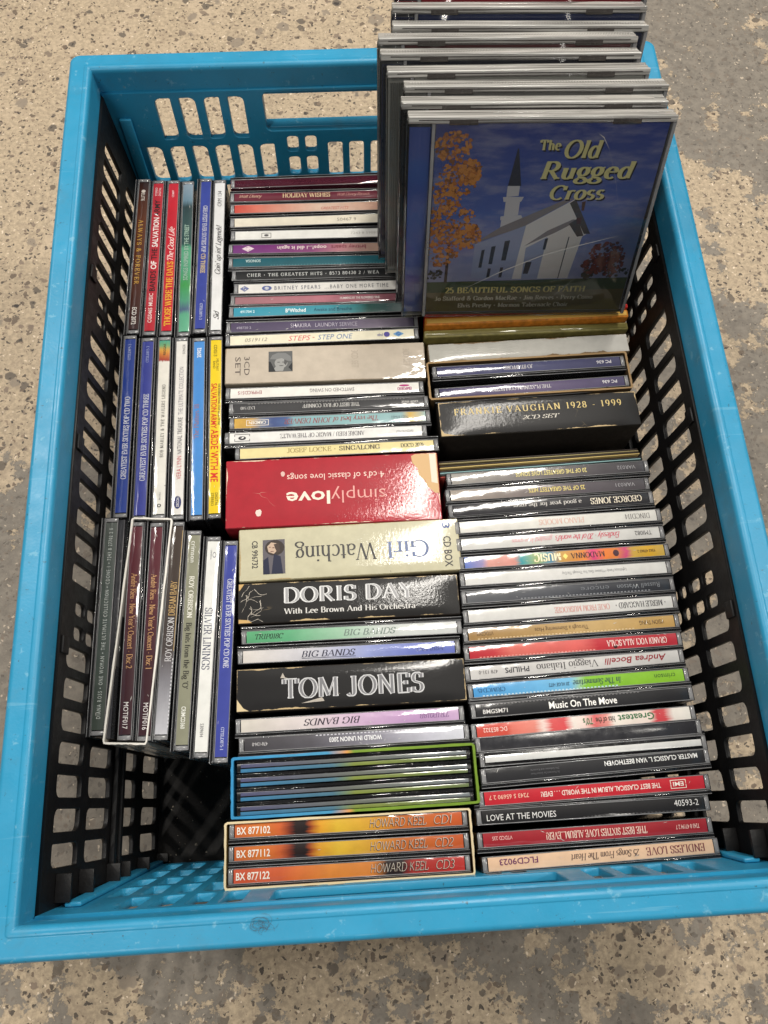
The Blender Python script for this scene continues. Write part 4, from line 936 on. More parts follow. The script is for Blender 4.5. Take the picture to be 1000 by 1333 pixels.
m('m10', 'narrow dusky pink CD spine between white and bright teal ones', ((0, (150, 106, 112)), (.5, (176, 110, 122)), (1, (104, 60, 70))), [('HUMMING BY THE FLOWERED VINE', .58, .80, 1.8, 0, 'bold', (226, 214, 212))], W=5.2)
m('m11', 'bright teal blue CD spine fading to dark green at right', ((0, (50, 140, 164)), (.5, (64, 144, 160)), (.66, (60, 130, 136)), (.74, (34, 76, 70)), (.84, (60, 84, 84)), (1, (140, 150, 150))), [('B*Witched', .285, .395, 3.0, 0, 'bold', (228, 236, 236)), ('Awake and Breathe', .44, .65, 2.8, 0, 'sans', (24, 74, 96)), ('491704 2', .035, .115, 2.0, 0, 'bold', (200, 226, 230))])
m('m12', 'dusky purple CD spine with thin pale capitals', ((0, (76, 66, 92)), (.6, (86, 78, 100)), (.8, (120, 110, 126)), (1, (80, 74, 90))), [('SHAKIRA', .325, .435, 3.2, 0, 'light', (190, 184, 196)), ('LAUNDRY SERVICE', .46, .69, 3.2, 0, 'light', (176, 170, 184)), ('498720 2', .03, .11, 1.9, -.6, 'sans', (170, 164, 180))])
m('m13', 'cream CD spine with pink and blue outlined italic capitals', (226, 220, 196), [('0519112', .08, .20, 2.6, 0, 'ital', (120, 112, 106)), ('STEPS', .315, .435, 3.8, 0, 'ital', (206, 92, 100)), ('STEP ONE', .475, .665, 3.8, 0, 'ital', (86, 116, 164)), ('\u2022', .447, .457, 2, 0, 'serif', (206, 120, 110)), ('ebul', .80, .83, 2.2, 0, 'bold', (110, 110, 150))], marks=[('logo_disc', 'e', .835, .868, -1.9, 1.9, (86, 78, 150)), ('emblem', 'd', .885, .945, -2.1, 2.1, (110, 156, 196)), ('emblem_core', 'e', .902, .928, -1.2, 1.2, (70, 110, 170))])
m('swing', 'white CD spine with grey upside-down title and magenta logo', (224, 222, 216), [('SWITCHED ON SWING', .42, .655, 2.6, 0, 'sans', (96, 90, 94)), ('EMPRCD515', .04, .165, 2.5, 0, 'sans', (150, 52, 66)), ('EMPORIO', .885, .96, 2.0, .9, 'fat', (160, 50, 110))], flip=True, marks=[('logo_arc', 'e', .895, .95, -2.1, -.6, (170, 50, 116))])
m('conniff', 'dark grey CD spine with pale upside-down serif capitals', (58, 58, 60), [('THE BEST OF RAY CONNIFF', .36, .66, 2.5, 0, 'serif', (190, 188, 184)), ('castle music', .88, .97, 2.0, 0, 'serital', (196, 194, 190)), ('LXD 540', .035, .11, 2.0, 0, 'serif', (180, 178, 176))], flip=True, marks=[('perforation', 't', .05, .9, -3.0, -2.5, (128, 126, 124))])
m('denver', 'CD spine in pale teal with blue and mustard left end', ((0, (196, 156, 70)), (.09, (190, 150, 76)), (.14, (110, 120, 140)), (.2, (66, 82, 130)), (.27, (74, 96, 140)), (.31, (126, 164, 172)), (.6, (138, 178, 180)), (.88, (140, 172, 174)), (.92, (204, 168, 84)), (1, (150, 176, 174))), [('The very best of JOHN DENVER', .26, .75, 3.4, 0, 'serital', (140, 78, 80)), ('CAMDEN', .075, .165, 2.1, 0, 'bold', (226, 220, 210)), ('74321 876422', .82, .91, 1.7, 0, 'sans', (70, 90, 100))], flip=True, marks=[('logo', 'o', .062, .178, -2, 2, (222, 214, 204))])
m('waltz', 'white CD spine with grey upside-down serif capitals and boxed arch logo', (222, 221, 218), [('ANDRE RIEU / MAGIC OF THE WALTZ', .26, .70, 2.8, 0, 'serif', (96, 92, 96)), ('0602547437037', .865, .955, 1.7, 0, 'sans', (110, 106, 108))], flip=True, marks=[('logo', 'o', .025, .105, -2.4, 2.4, (60, 58, 62)), ('logo_arch', 'e', .045, .085, -1.0, 1.6, (50, 48, 54)), ('logo_core', 'e', .055, .075, -1.6, .7, (222, 221, 218))])
m('locke', 'pale yellow CD spine tucked behind the red box', (222, 208, 152), [('JOSEF LOCKE \u2022', .24, .49, 3.0, .6, 'serif', (160, 142, 92)), ('SINGALONG', .51, .72, 3.0, .6, 'serif', (62, 54, 48)), ('DOCD 2026', .83, .95, 2.5, .6, 'serif', (58, 52, 48))])
m('tripc', 'CD spine fading from green to silver', ((0, (84, 156, 110)), (.2, (92, 164, 120)), (.45, (150, 186, 160)), (.65, (196, 202, 198)), (1, (196, 198, 198))), [('TRIP018C', .04, .175, 2.8, 0, 'serital', (34, 54, 44)), ('BIG BANDS', .46, .71, 3.4, 0, 'serital', (110, 126, 118))])
m('tripa', 'CD spine fading from pale grey to blue', ((0, (206, 200, 194)), (.35, (190, 190, 200)), (.6, (140, 150, 200)), (.8, (104, 116, 184)), (1, (96, 108, 180))), [('BIG BANDS', .275, .53, 3.4, 0, 'serital', (54, 54, 72)), ('TRIP018A', .815, .945, 2.8, 0, 'serital', (66, 74, 130))], marks=[('underline', 'r', .275, .53, -2.5, -2.2, (54, 54, 72))])
m('tripb', 'CD spine fading from pale grey to lilac', ((0, (200, 194, 184)), (.3, (206, 196, 196)), (.55, (196, 166, 196)), (.8, (176, 140, 182)), (1, (190, 160, 194))), [('BIG BANDS', .285, .545, 3.4, 0, 'serital', (60, 52, 64)), ('TRIP018B', .82, .955, 2.8, 0, 'serital', (130, 100, 140))], flip=True)
m('union', 'dark CD spine with painted glare at right and small white title', ((0, (58, 56, 60)), (.3, (82, 80, 86)), (.6, (130, 128, 140)), (.85, (190, 190, 202)), (1, (206, 208, 216))), [('WORLD IN UNION 2003', .385, .625, 2.5, 0, 'bold', (236, 236, 238)), ('476 134-0', .035, .105, 1.9, 0, 'bold', (176, 174, 176))], flip=True, marks=[('perforation', 't', .3, .98, -3.1, -2.5, (196, 196, 204))])  # silver stops at the right paint the lamp glare into the print

# ---- sideways rows by the left wall (fractions run from the back to the front)
l('always', 'brown CD spine with spaced gold capitals at the back left corner', ((0, (40, 18, 16)), (.1, (70, 34, 20)), (.3, (92, 46, 22)), (.7, (74, 36, 24)), (1, (52, 26, 26))), [('ALWAYS & FOREVER', .27, .71, 3.0, -.2, 'spaced', (206, 158, 60)), ('ECD 2072', .86, .97, 3.0, 0, 'bold', (226, 220, 214)), ('ELITE', .08, .135, 2.4, 0, 'bold', (206, 196, 186))], lid=-1, marks=[('emblem', 'e', .055, .078, -1.4, 1.4, (206, 196, 186))])
l('bands', 'red CD spine with black and white condensed capitals', (178, 34, 48), [('CGS465 MUSIC', .76, .95, 2.6, .3, 'bold', (232, 210, 206)), ('BANDS', .61, .745, 3.8, 0, 'bold', (36, 26, 28)), ('OF', .545, .60, 3.8, 0, 'bold', (240, 234, 230)), ('THE', .46, .535, 3.8, 0, 'bold', (36, 26, 28)), ('SALVATION', .245, .45, 3.8, 0, 'bold', (240, 234, 230)), ('ARMY', .12, .235, 3.8, 0, 'bold', (36, 26, 28)), ('STEREO', .03, .09, 1.5, 1.2, 'bold', (226, 190, 190)), ('DIGITAL', .03, .09, 1.5, -1.2, 'bold', (226, 190, 190))], flip=True)
l('those', 'red CD spine with yellow capitals and white script', (186, 26, 44), [('THOSE WERE THE DAYS', .55, .97, 4.0, -.4, 'serif', (226, 180, 50)), ('The Good Life', .31, .54, 3.8, -.2, 'script', (236, 210, 206)), ('CDMFP', .05, .10, 1.5, 0, 'bold', (226, 180, 184))], flip=True)
l('green', 'mottled green and dark teal CD spine with crinkled film', ((0, (130, 146, 160)), (.12, (96, 124, 140)), (.16, (34, 56, 60)), (.3, (44, 72, 72)), (.42, (30, 62, 62)), (.45, (78, 150, 116)), (.6, (70, 146, 110)), (.7, (56, 140, 70)), (.8, (70, 140, 110)), (.86, (70, 86, 120)), (.89, (84, 156, 124)), (1, (92, 160, 128))), [('SONGS INSPIRED BY THE STREET', .29, .67, 3.0, 0, 'bold', (150, 178, 164))], flip=True, bulge=.6)
l('three', 'blue CD spine with pale serif capitals in the back left group', (46, 60, 142), [('GREATEST EVER SIXTIES POP', .175, .50, 2.9, .3, 'serif', (196, 196, 204)), ('CD THREE', .51, .64, 2.9, .3, 'serif', (206, 184, 120)), ('GTSLD075-3', .84, .945, 1.7, .3, 'serif', (180, 186, 210))], lid=-1)
l('goin', 'white CD spine with thin black handwriting in the back group', (216, 216, 216), [("Goin' up int' Legends!", .30, .64, 3.6, 0, 'script', (44, 42, 44)), ('CRM 134', .06, .17, 2.8, 0, 'sans', (50, 48, 50)), ('Sid', .875, .935, 3.4, 0, 'script', (44, 42, 44))], flip=True)
l('two', 'royal blue CD spine nearest the left wall in the second sideways group', (36, 60, 138), [('GREATEST EVER SIXTIES POP CD TWO', .35, .82, 3.1, -.4, 'serif', (206, 208, 216)), ('GTSLD075-2', .03, .13, 1.7, 0, 'serif', (150, 160, 200))], flip=True)
l('threeb', 'violet blue CD spine with white serif capitals, second in its group', (54, 62, 142), [('GREATEST EVER SIXTIES POP CD THREE', .32, .815, 3.1, -.4, 'serif', (206, 208, 216)), ('GTSLD075-3', .03, .13, 1.7, 0, 'serif', (150, 160, 200))], flip=True)
l('marley', 'white CD spine with rainbow striped back end and tiny spaced capitals', ((0, (70, 150, 130)), (.03, (110, 160, 110)), (.06, (206, 150, 60)), (.09, (190, 110, 50)), (.125, (150, 46, 46)), (.13, (220, 216, 206)), (1, (222, 220, 212))), [('BOB MARLEY & THE WAILERS LEGEND', .27, .69, 2.0, -.4, 'spaced', (44, 42, 42)), ('846 210-2', .885, .925, 1.1, -.2, 'sans', (100, 96, 92)), ('REGGAE', .02, .09, 1.5, 0, 'bold', (60, 60, 40))], flip=True, marks=[('line', 'r', .845, .849, -3.3, 3.3, (90, 88, 86)), ('emblem', 'e', .945, .965, -1.2, 1.2, (44, 42, 42)), ('emblem_core', 'e', .95, .96, -.6, .6, (222, 220, 212))])
l('vera', 'white CD spine with red and grey capitals and navy oval badge', (218, 215, 210), [('VERA LYNN', .68, .81, 2.9, -.2, 'sans', (178, 60, 70)), ('NATIONAL TREASURE', .46, .67, 2.9, -.2, 'sans', (64, 60, 70)), ('THE ULTIMATE COLLECTION', .16, .445, 2.9, -.2, 'light', (104, 98, 112)), ('SONGSK', .02, .08, 1.8, -1.4, 'sans', (90, 86, 90)), ('DECCA', .912, .958, 1.7, 0, 'bold', (214, 212, 216))], flip=True, marks=[('badge', 'e', .90, .97, -2.2, 2.2, (40, 46, 96))])
l('blue', 'sky blue CD spine with faint brownish lettering', (64, 130, 198), [('The Platters 18', .38, .58, 3.0, 1.0, 'serif', (134, 112, 130)), ('20902', .04, .10, 2.7, 0, 'bold', (222, 228, 234))], flip=True)
l('yellow', 'bright yellow CD spine with red condensed capitals', (222, 192, 22), [('SALVATION ARMY', .265, .53, 3.6, -.8, 'bold', (196, 44, 34)), ('ABIDE WITH ME', .535, .83, 4.6, -.2, 'bold', (200, 36, 34)), ('CDS513', .03, .10, 2.2, -.3, 'sans', (60, 54, 20)), ('MILITARY', .115, .19, 1.6, 1, 'sans', (110, 96, 24)), ('BAND', .13, .175, 1.6, -1, 'sans', (110, 96, 24)), ('THE INTERNATIONAL STAFF BAND OF THE', .265, .51, 1.3, 2.2, 'bold', (60, 50, 20)), ('DIGITAL', .89, .96, 1.7, 1.2, 'sans', (70, 62, 22)), ('STEREO', .89, .96, 1.7, -1.2, 'sans', (70, 62, 22))], lid=-1)
l('diana', 'dark grey green CD spine with pale dotted capitals by the left wall', ((0, (78, 84, 80)), (.5, (66, 76, 72)), (1, (58, 66, 60))), [('DIANA ROSS \u2022 ONE WOMAN \u2022 THE ULTIMATE COLLECTION \u2022 CDONE 1 \u2022 7243 8 27702 2 0', .03, .95, 2.3, 0, 'wide', (182, 188, 184))], flip=True)
l('dream', 'dark brown CD spine with glare painted over its front end', ((0, (62, 50, 42)), (.4, (54, 44, 40)), (.62, (70, 62, 60)), (.75, (120, 118, 124)), (1, (186, 186, 192))), [('ROY ORBISON', .46, .67, 3.4, -.6, 'fine', (206, 204, 206)), ('DREAM BABY', .28, .45, 3.4, -.6, 'fine', (206, 170, 110))], flip=True, W=7.4, marks=[('gilt_edge', 'r', .02, .62, -3.5, -3.1, (176, 146, 84)), ('perforation', 't', .64, .97, -3.5, -3.0, (206, 206, 210))])  # pale stops at the front end stand in for lamp glare
l('bigo', 'sage grey CD spine with white and black lettering', (132, 132, 112), [('crimson', .03, .14, 2.9, 0, 'sans', (226, 226, 218)), ('ROY ORBISON', .21, .415, 2.8, 0, 'serif', (228, 226, 216)), ("Big hits from the Big 'O'", .44, .75, 3.0, 0, 'serif', (36, 34, 32)), ('CRIMCD360', .83, .93, 2.4, 0, 'bold', (222, 222, 214))], lid=-1)
l('silver', 'white CD spine with navy serif capitals in the front group', (220, 220, 216), [('SILVER LININGS', .335, .63, 4.2, -.4, 'fine', (48, 52, 86)), ('5309694', .875, .935, 1.9, -.3, 'sans', (70, 70, 76)), ('UNIVERSAL', .045, .095, .9, -1, 'sans', (120, 120, 124))], lid=-1, marks=[('logo', 'e', .055, .085, -.2, 1.8, (130, 130, 136)), ('logo_core', 'e', .06, .08, .1, 1.5, (220, 220, 216))])
l('one', 'blue CD spine with pale serif capitals in the front group', (56, 66, 148), [('GREATEST EVER SIXTIES POP CD ONE', .17, .60, 2.9, .4, 'serif', (200, 202, 216)), ('GTSLD075-1', .87, .97, 1.7, .3, 'serif', (180, 186, 214))], lid=-1)
for key, n in (('rieu2', 2), ('rieu1', 1)):
    l(key, 'maroon CD spine in the white edged slipcase, ' + ('nearer the wall' if n == 2 else 'farther from the wall'), ((0, (88, 32, 42)), (.4, (76, 28, 38)), (.7, (58, 26, 34)), (1, (54, 24, 32))), [("Andr\u00e9 Rieu - New Year's Concert - Disc %d" % n, .24, .70, 3.1, .2, 'fine', (206, 160, 110)), ('MOTIF01%d' % (7 if n == 2 else 6), .855, .975, 2.8, 0, 'sans', (226, 222, 220))], lid=1, W=6.6)
# smoky case turned spine down, squeezed beside the slipcase
x, y, an = POS['clearl'][:3]
t = thing('slim_cd_case', 'slim smoky CD case turned spine down between green spine and white edged slipcase', 'CD case', (x+.2, y, ZS-.4), (0, 0, R(an)), LCOL)
obj('tray', BM['slimtray'], t, TRAYG); obj('lid', BM['slimlid'], t, LID)

# cases under the upright stack that carry it
for k in range(11):
    t = thing('cd_case', 'CD case hidden under the upright stack', 'CD case', (88, 101.5+11.0*k, ZS), (0, 0, R(.5)), 'CD cases carrying the upright stack')
    obj('tray', BM['tray', 1], t, TRAY); obj('lid', BM['lid', 1], t, LID)

# ---------------------------------------------------------------- upright cases leaning at the back
UP = {
    'frame': boxes('cover', [(13, 142, -5.2, -4.1, .4, 124.6)], .2, 1),
    'top': boxes('top_edge', [(0.6, 141.6, -3.3, 0.5, 120.8, 124.9), (0.6, 141.6, 1.5, 5.0, 120.8, 124.5), (.8, 141.4, .6, 1.4, 120.8, 123.2)], .5, 2),
    'lip': boxes('lid_lip', [(1, 142, -5.4, -3.5, 122.0, 125.2)], .35, 2),
    'side': boxes('lid_side', [(13, 15, -5.25, -4.0, 1, 121.9)], .35, 2),
    'side2': boxes('lid_side', [(140, 142.1, -5.25, 3.6, 1, 121.9)], .35, 2),
    'base': boxes('tray', [(0.4, 141.4, 4.0, 5.2, .4, 120.6), (.4, 141.4, -3.0, 3.9, .4, 3), (138.6, 141.4, -3, 3.9, 3.1, 120.5)], .3, 1),
    'hinge': boxes('hinge', [(0, 12.6, -5.1, -4.2, .3, 124.4), (0, 1.0, -4.1, 3.8, .3, 120.5)], .25, 1),
    'clip': boxes('clip', [(22, 37, -5.6, -4.6, 121.3, 124.2)], .12, 1),
    'clip2': boxes('clip', [(108, 123, -5.6, -4.6, 121.3, 124.2)], .12, 1),
    'pane': mesh('booklet', [(14, -3.7, 3), (139, -3.7, 3), (139, -3.7, 121), (14, -3.7, 121), (14, -3.2, 3), (139, -3.2, 3), (139, -3.2, 121), (14, -3.2, 121)], [(0, 1, 2, 3), (7, 6, 5, 4), (3, 2, 6, 7), (0, 3, 7, 4), (1, 5, 6, 2), (0, 4, 5, 1)], [(0, 0), (1, 0), (1, 1), (0, 1)]*2),
    'ridge': boxes('finger_ridge', [(2+1.25*k, 2.6+1.25*k, -4.15, -3.6, 6, 119) for k in range(9)]),
    'inlay': mesh('inlay_card', [(1.5, -2.6, 2), (13, -2.6, 2), (13, -2.6, 119), (1.5, -2.6, 119), (1.5, -2.2, 2), (13, -2.2, 2), (13, -2.2, 119), (1.5, -2.2, 119)], [(0, 1, 2, 3), (7, 6, 5, 4), (0, 3, 7, 4), (3, 2, 6, 7), (1, 5, 6, 2), (0, 4, 5, 1)]),
    'seam': boxes('seam', [(2, 140, .62, 1.38, 123.1, 123.5)], .05, 1),
    'seam2': boxes('seam', [(6, 138, -5.62, -5.3, 123.6, 124.1), (24, 120, -5.62, -5.3, 122.3, 122.6)], .05, 1),
    'knurl': boxes('knurl', [(4+1.5*k, 4.7+1.5*k, -2.6, .9, 124.8, 125.0) for k in range(90)]),
    'moon': mesh('thumb_moon', [(0, -1.4, 125.0)]+[(18*math.cos(math.pi*k/12), -1.4+4.2*math.sin(math.pi*k/12), 125.05) for k in range(13)], [(0, k+1, k+2) for k in range(12)]),
}
TILT = 20.0
def upright(i, x, text, body, book, spine=(60, 60, 62), z=7.5, dark=False, yaw=-1.6, edge=None, moon=False, lip=None):
    rj = random.Random(i*7)
    y = 85+5.3+11.05*(i-1)
    t = thing('jewel_case', text, 'CD case', (x, y, ZS+z+(rj.uniform(-1.3, 1.3) if 1 < i < 9 else 0)), (R(-TILT), R(rj.uniform(-.35, .35) if i > 1 else 0), R(yaw+(rj.uniform(-.5, .5) if i > 1 else 0))), 'CD cases standing upright at the back right')
    obj('cover', UP['frame'], t, LIDF)
    obj('top_edge', UP['top'], t, edge or EDGE); obj('lid_lip', UP['lip'], t, lip or LIPM); [obj('lid_side', UP[k], t, RAILS) for k in ('side', 'side2')]
    obj('tray', UP['base'], t, ink(body, False, .3)); obj('hinge', UP['hinge'], t, LIDF)
    for k in ('clip', 'clip2'): obj('clip', UP[k], t, plastic('smoke clip', (74, 70, 68), .22, .2, 90))
    [obj('seam', UP[k], t, plastic('grey seam', (70, 66, 64), .3, .5, 260)) for k in ('seam', 'seam2')]
    if i in (3, 5, 6, 7): obj('knurl', UP['knurl'], t, EDGE)['kind'] = 'stuff'
    if i > 1: obj('finger_ridge', UP['ridge'], t, plastic('tray %d%d%d' % body, tuple(int(c*.8) for c in body), .3))['kind'] = 'stuff'
    obj('inlay_card', UP['inlay'], t, ink(spine, True))
    if moon: obj('thumb_moon', UP['moon'], t, ink((176, 172, 166), True), loc=(118, 0, 0))
    return t, obj('booklet', UP['pane'], t, book)
GREY = (150, 146, 138)
LIPM = clear('clear lid lip', (.7, .7, .72), .72, (.68, .66, .63), .08, True)
front, fbook = upright(1, 14.0, 'CD case with church and autumn tree cover, frontmost of the upright stack', (40, 40, 44), paper(((0, (60, 60, 120)),), False), (64, 86, 160))
upright(2, 11.0, 'upright CD case directly behind the church cover, dark hinge and red edge', (46, 44, 44), paper(((0, (90, 40, 40)), (1, (70, 60, 60))), True), (40, 38, 40), moon=True)
upright(3, 13.2, 'upright CD case, third from the front of the upright stack', GREY, paper(((0, (150, 146, 140)),), True), GREY)
upright(4, 5.6, 'upright CD case with pale grey hinge strip showing at left', (170, 168, 158), paper(((0, (186, 184, 174)),), True), (176, 174, 164))
upright(5, 1.8, 'upright CD case, dark hinged, sticking out farthest left in the upright stack', (52, 52, 60), paper(((0, (40, 40, 52)),), True), (48, 52, 84))
upright(6, 1.9, 'upright CD case with a dull red booklet, sixth from the front', GREY, paper(((0, (110, 60, 60)),), True), GREY)
upright(7, 9.7, 'upright CD case with a navy booklet showing at its right side', (40, 44, 66), paper(((0, (30, 38, 74)),), True), (36, 42, 76))
upright(8, 10.2, 'upright CD case with a dark blue booklet top, in front of the red one', (48, 50, 70), paper(((0, (26, 42, 92)),), True), (30, 44, 92), moon=True)
upright(9, 12.6, 'upright CD wallet with glossy red front near the top of the picture', (40, 20, 24), paper(((0, (186, 24, 48)),), True), (170, 20, 42), z=10, lip=plastic('red wallet lip', (222, 34, 58), .25, .2, 150), edge=plastic('red wallet edge', (206, 34, 58), .3, .2, 150))
upright(10, 12.8, 'dark upright CD case at the very back of the upright stack', (24, 22, 24), paper(((0, (34, 24, 26)),), True), (30, 24, 26), z=14, lip=plastic('dark case lip', (30, 24, 26), .3, .2, 150), edge=plastic('dark case edge', (34, 28, 28), .3, .2, 150))

# ---- church cover
CX0, CX1, CZ0, CZ1 = 14.2, 138.8, 3.2, 120.8
def cover_poly(name, polys, mat, dy):
    vs, fs = [], []
    for k, p in enumerate(polys):
        b0 = len(vs)
        for (u, v) in p: vs.append((CX0+u*(CX1-CX0), -3.7-dy-(k % 7)*.003, CZ1-v*(CZ1-CZ0)))
        fs.append(tuple(range(b0, len(vs))))
    return obj(name, mesh(name, vs, fs), fbook, mat)
def sky_print():
    m_, nt, b = nodes('printed sky'); b.inputs['Roughness'].default_value = .4
    uv = N(nt, 'ShaderNodeTexCoord'); sp = N(nt, 'ShaderNodeSeparateXYZ'); nt.links.new(uv.outputs['UV'], sp.inputs[0])
    rp = N(nt, 'ShaderNodeValToRGB'); nt.links.new(sp.outputs[1], rp.inputs[0]); e = rp.color_ramp.elements
    e[0].position = .2; e[0].color = (*lin((150, 152, 186)), 1); e[1].position = 1; e[1].color = (*lin((36, 60, 146)), 1)
    x_ = e.new(.55); x_.color = (*lin((84, 106, 176)), 1)
    mp = N(nt, 'ShaderNodeMapping'); mp.inputs['Scale'].default_value = (2.2, 7, 1); mp.inputs['Rotation'].default_value = (0, 0, .2); nt.links.new(uv.outputs['UV'], mp.inputs[0])
    f = maprange(nt, noise(nt, mp.outputs[0], 1.9, 6, .62), .42, .72, 0, .62)
    col = mixc(nt, f, rp.outputs[0], lin((160, 160, 186)))
    nt.links.new(col, b.inputs['Base Color']); return m_
fbook.material_slots[0].link = 'OBJECT'; fbook.material_slots[0].material = sky_print()
C = lambda c: ink(c, False, .5)
cover_poly('printed_grass', [[(0, .815), (1, .80), (1, 1), (0, 1)]], paper(((0, (58, 78, 38)), (1, (52, 70, 36))), False), .03)
cover_poly('printed_ground', [[(0, .88), (1, .87), (1, 1), (0, 1)]], C((104, 90, 40)), .05)
rnd = random.Random(3)
def leaves(name, blobs, n, cols, dy):
    for ci, c in enumerate(cols):
        ps = []
        for _ in range(n):
            bu, bv, ru, rv = rnd.choice(blobs); a = rnd.uniform(0, 6.28); q = math.sqrt(rnd.random())
            u, v = bu+ru*q*math.cos(a), bv+rv*q*math.sin(a); s = rnd.uniform(.003, .0125)
            p = []
            for k in range(5):
                aa = a+k*1.2566; p.append((min(.995, max(.003, u+s*math.cos(aa)*rnd.uniform(.6, 1.2))), v+s*math.sin(aa)*rnd.uniform(.6, 1.2)))
            ps.append(p)
        cover_poly(name, ps, C(c), dy+.03*ci)
cover_poly('printed_trunk', [[(.095, .6), (.108, .6), (.105, .82), (.09, .82)]], C((60, 40, 30)), .06)
leaves('printed_leaves', [(.09, .10, .08, .07), (.12, .25, .09, .09), (.17, .22, .05, .06), (.06, .36, .08, .10), (.10, .48, .13, .10), (.07, .60, .09, .12), (.19, .55, .06, .07)], 420, [(138, 84, 40), (190, 114, 46), (216, 142, 62)], .07)
leaves('printed_bush', [(.87, .66, .085, .07), (.90, .72, .06, .07), (.82, .73, .06, .05)], 220, [(84, 32, 30), (124, 46, 36)], .05)
leaves('printed_hedge', [(.93, .76, .07, .04), (.80, .78, .03, .03), (.04, .77, .05, .03)], 50, [(30, 32, 26), (44, 40, 28)], .04)
WALLC, SHADE, ROOF = (222, 216, 212), (152, 160, 190), (136, 128, 130)
cover_poly('printed_steeple', [[(.368, .11), (.373, .11), (.405, .29), (.345, .29)]], C((44, 48, 66)), .10)
cover_poly('printed_tower', [[(.345, .29), (.40, .29), (.40, .34), (.345, .345)], [(.33, .345), (.425, .345), (.415, .37), (.335, .37)], [(.345, .37), (.41, .37), (.41, .44), (.345, .445)], [(.33, .445), (.425, .44), (.435, .46), (.33, .465)], [(.335, .465), (.425, .46), (.425, .53), (.335, .53)]], C((206, 202, 204)), .12)
cover_poly('printed_roof', [[(.22, .59), (.34, .50), (.62, .36), (.66, .355), (.46, .49), (.45, .50)], [(.46, .61), (.56, .525), (.67, .465), (.70, .47), (.60, .535)]], C(ROOF), .14)
cover_poly('printed_side_wall', [[(.225, .595), (.455, .495), (.425, .80), (.22, .79)], [(.47, .62), (.565, .56), (.55, .80), (.47, .80)]], C(SHADE), .16)
cover_poly('printed_front_wall', [[(.455, .495), (.66, .36), (.755, .54), (.73, .56), (.70, .80), (.425, .80)]], C(WALLC), .13)
cover_poly('printed_porch', [[(.575, .56), (.70, .475), (.725, .56), (.70, .80), (.555, .80)]], C((222, 214, 208)), .17)
cover_poly('printed_eave', [[(.64, .38), (.665, .36), (.765, .545), (.735, .545)], [(.655, .49), (.69, .46), (.735, .555), (.705, .56)]], C((76, 70, 72)), .19)
cover_poly('printed_window', [[(.26, .63), (.275, .625), (.268, .73), (.253, .73)], [(.305, .61), (.325, .605), (.318, .71), (.30, .71)], [(.365, .58), (.39, .575), (.382, .69), (.36, .69)], [(.36, .73), (.375, .73), (.372, .79), (.357, .79)], [(.30, .735), (.315, .735), (.312, .79), (.297, .79)], [(.555, .57), (.57, .565), (.565, .63), (.552, .63)], [(.48, .70), (.51, .70), (.50, .77), (.475, .77)], [(.665, .56), (.67, .56), (.655, .80), (.65, .80)]], C((48, 50, 62)), .21)
cover_poly('printed_chimney', [[(.695, .375), (.712, .37), (.712, .42), (.70, .42)], [(.685, .46), (.71, .455), (.71, .49), (.69, .49)]], C((86, 52, 50)), .22)
def cover_text(s, u0, u1, v, h, font, c, dy=.25):
    vs, fs = glyphs(s, font); a = min(q[0] for q in vs); b_ = max(q[0] for q in vs); wmm = (u1-u0)*(CX1-CX0)
    out = [(CX0+u0*(CX1-CX0)+(x_-a)/(b_-a)*wmm, -3.7-dy-z_*.004, CZ1-v*(CZ1-CZ0)+(y_-.5)*h) for x_, y_, z_ in vs]
    return obj('lettering', mesh('lettering', out, fs), fbook, C(c))
GOLD, SHAD = (228, 218, 152), (14, 16, 30)
for s, a, b_, v, h, f in (('The', .46, .555, .095, 5.4, 'fat'), ('Old', .572, .735, .115, 9.6, 'fatital'), ('Rugged', .485, .90, .215, 9.6, 'fatital'), ('Cross', .54, .79, .325, 8.2, 'fatital')):
    cover_text(s, a+.006, b_+.006, v+.008, h, f, SHAD, .25); cover_text(s, a, b_, v, h, f, GOLD, .29)
cover_text('25 BEAUTIFUL SONGS OF FAITH', .10, .80, .865, 4.0, 'fat', (232, 214, 122))
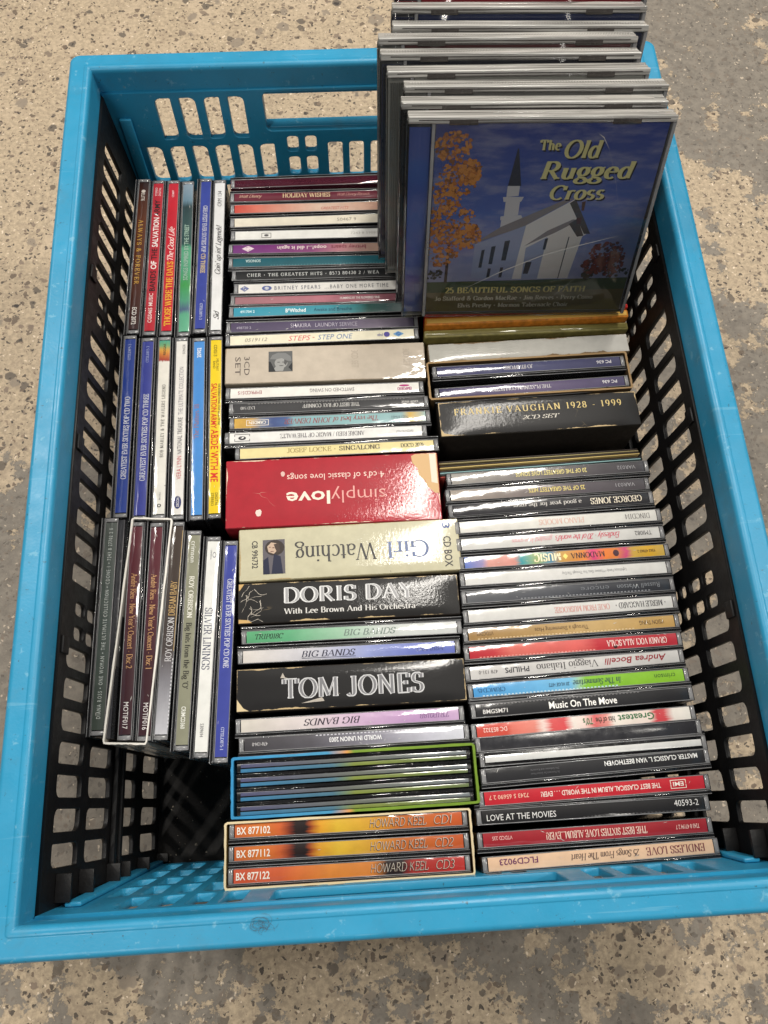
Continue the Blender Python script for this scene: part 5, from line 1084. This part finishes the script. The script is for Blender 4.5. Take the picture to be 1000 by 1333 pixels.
cover_text('Jo Stafford & Gordon MacRae \u2022 Jim Reeves \u2022 Perry Como', .05, .85, .915, 3.0, 'fat', (226, 216, 186))
cover_text('Elvis Presley \u2022 Mormon Tabernacle Choir', .17, .73, .96, 3.0, 'fat', (226, 216, 186))
# scratches in the clear cover
def scratch(pts, w_):
    vs, fs = [], []
    for (x_, z_), q in zip(pts, [.15]+[1]*(len(pts)-2)+[.15]):
        vs += [(x_, -5.23, z_-w_*q), (x_, -5.23, z_+w_*q)]
    for k in range(len(pts)-1): fs.append((2*k, 2*k+1, 2*k+3, 2*k+2))
    return vs, fs
for pts, w_ in (([(38, 21), (60, 33), (84, 44), (104, 50), (126, 56)], .22), ([(102, 116), (105, 114), (109, 108)], .3), ([(109, 108), (116, 92), (122, 74)], .08), ([(92, 12), (99, 20), (107, 29)], .10)):
    obj('scratch', mesh('scratch', *scratch(pts, w_)), front, ink((196, 194, 190), False, .5))

# ---------------------------------------------------------------- hair and fluff caught on the front rim
hv = bpy.data.curves.new('hair_tuft', 'CURVE'); hv.dimensions = '3D'; hv.bevel_depth = .00004; hv.bevel_resolution = 0
rnd = random.Random(11)
for k in range(22):
    s = hv.splines.new('POLY'); n = 9; s.points.add(n-1); cx, cy = -71+rnd.gauss(0, 1.6), -250.5+rnd.gauss(0, 1.4); a = rnd.uniform(0, 6.28); rr_ = rnd.uniform(1.0, 4.6); sw_ = rnd.uniform(1.5, 5)*rnd.choice((-1, 1))
    for i in range(n):
        q = a+sw_*i/n; s.points[i].co = ((cx+rr_*math.cos(q)*(1+.1*i/n))*MM, (cy+rr_*.75*math.sin(q))*MM, (208.4+.5*rnd.random())*MM, 1)
ho = link(bpy.data.objects.new('hair_tuft', hv)); bpy.context.view_layer.update()
hm = bpy.data.meshes.new_from_object(ho.evaluated_get(bpy.context.evaluated_depsgraph_get())); bpy.data.objects.remove(ho)
ho = obj('hair_tuft', hm, None, plastic('brown hair', (84, 70, 62), .7))
tag(ho, 'small tangle of brown hair stuck on the front blue rim', 'hair')
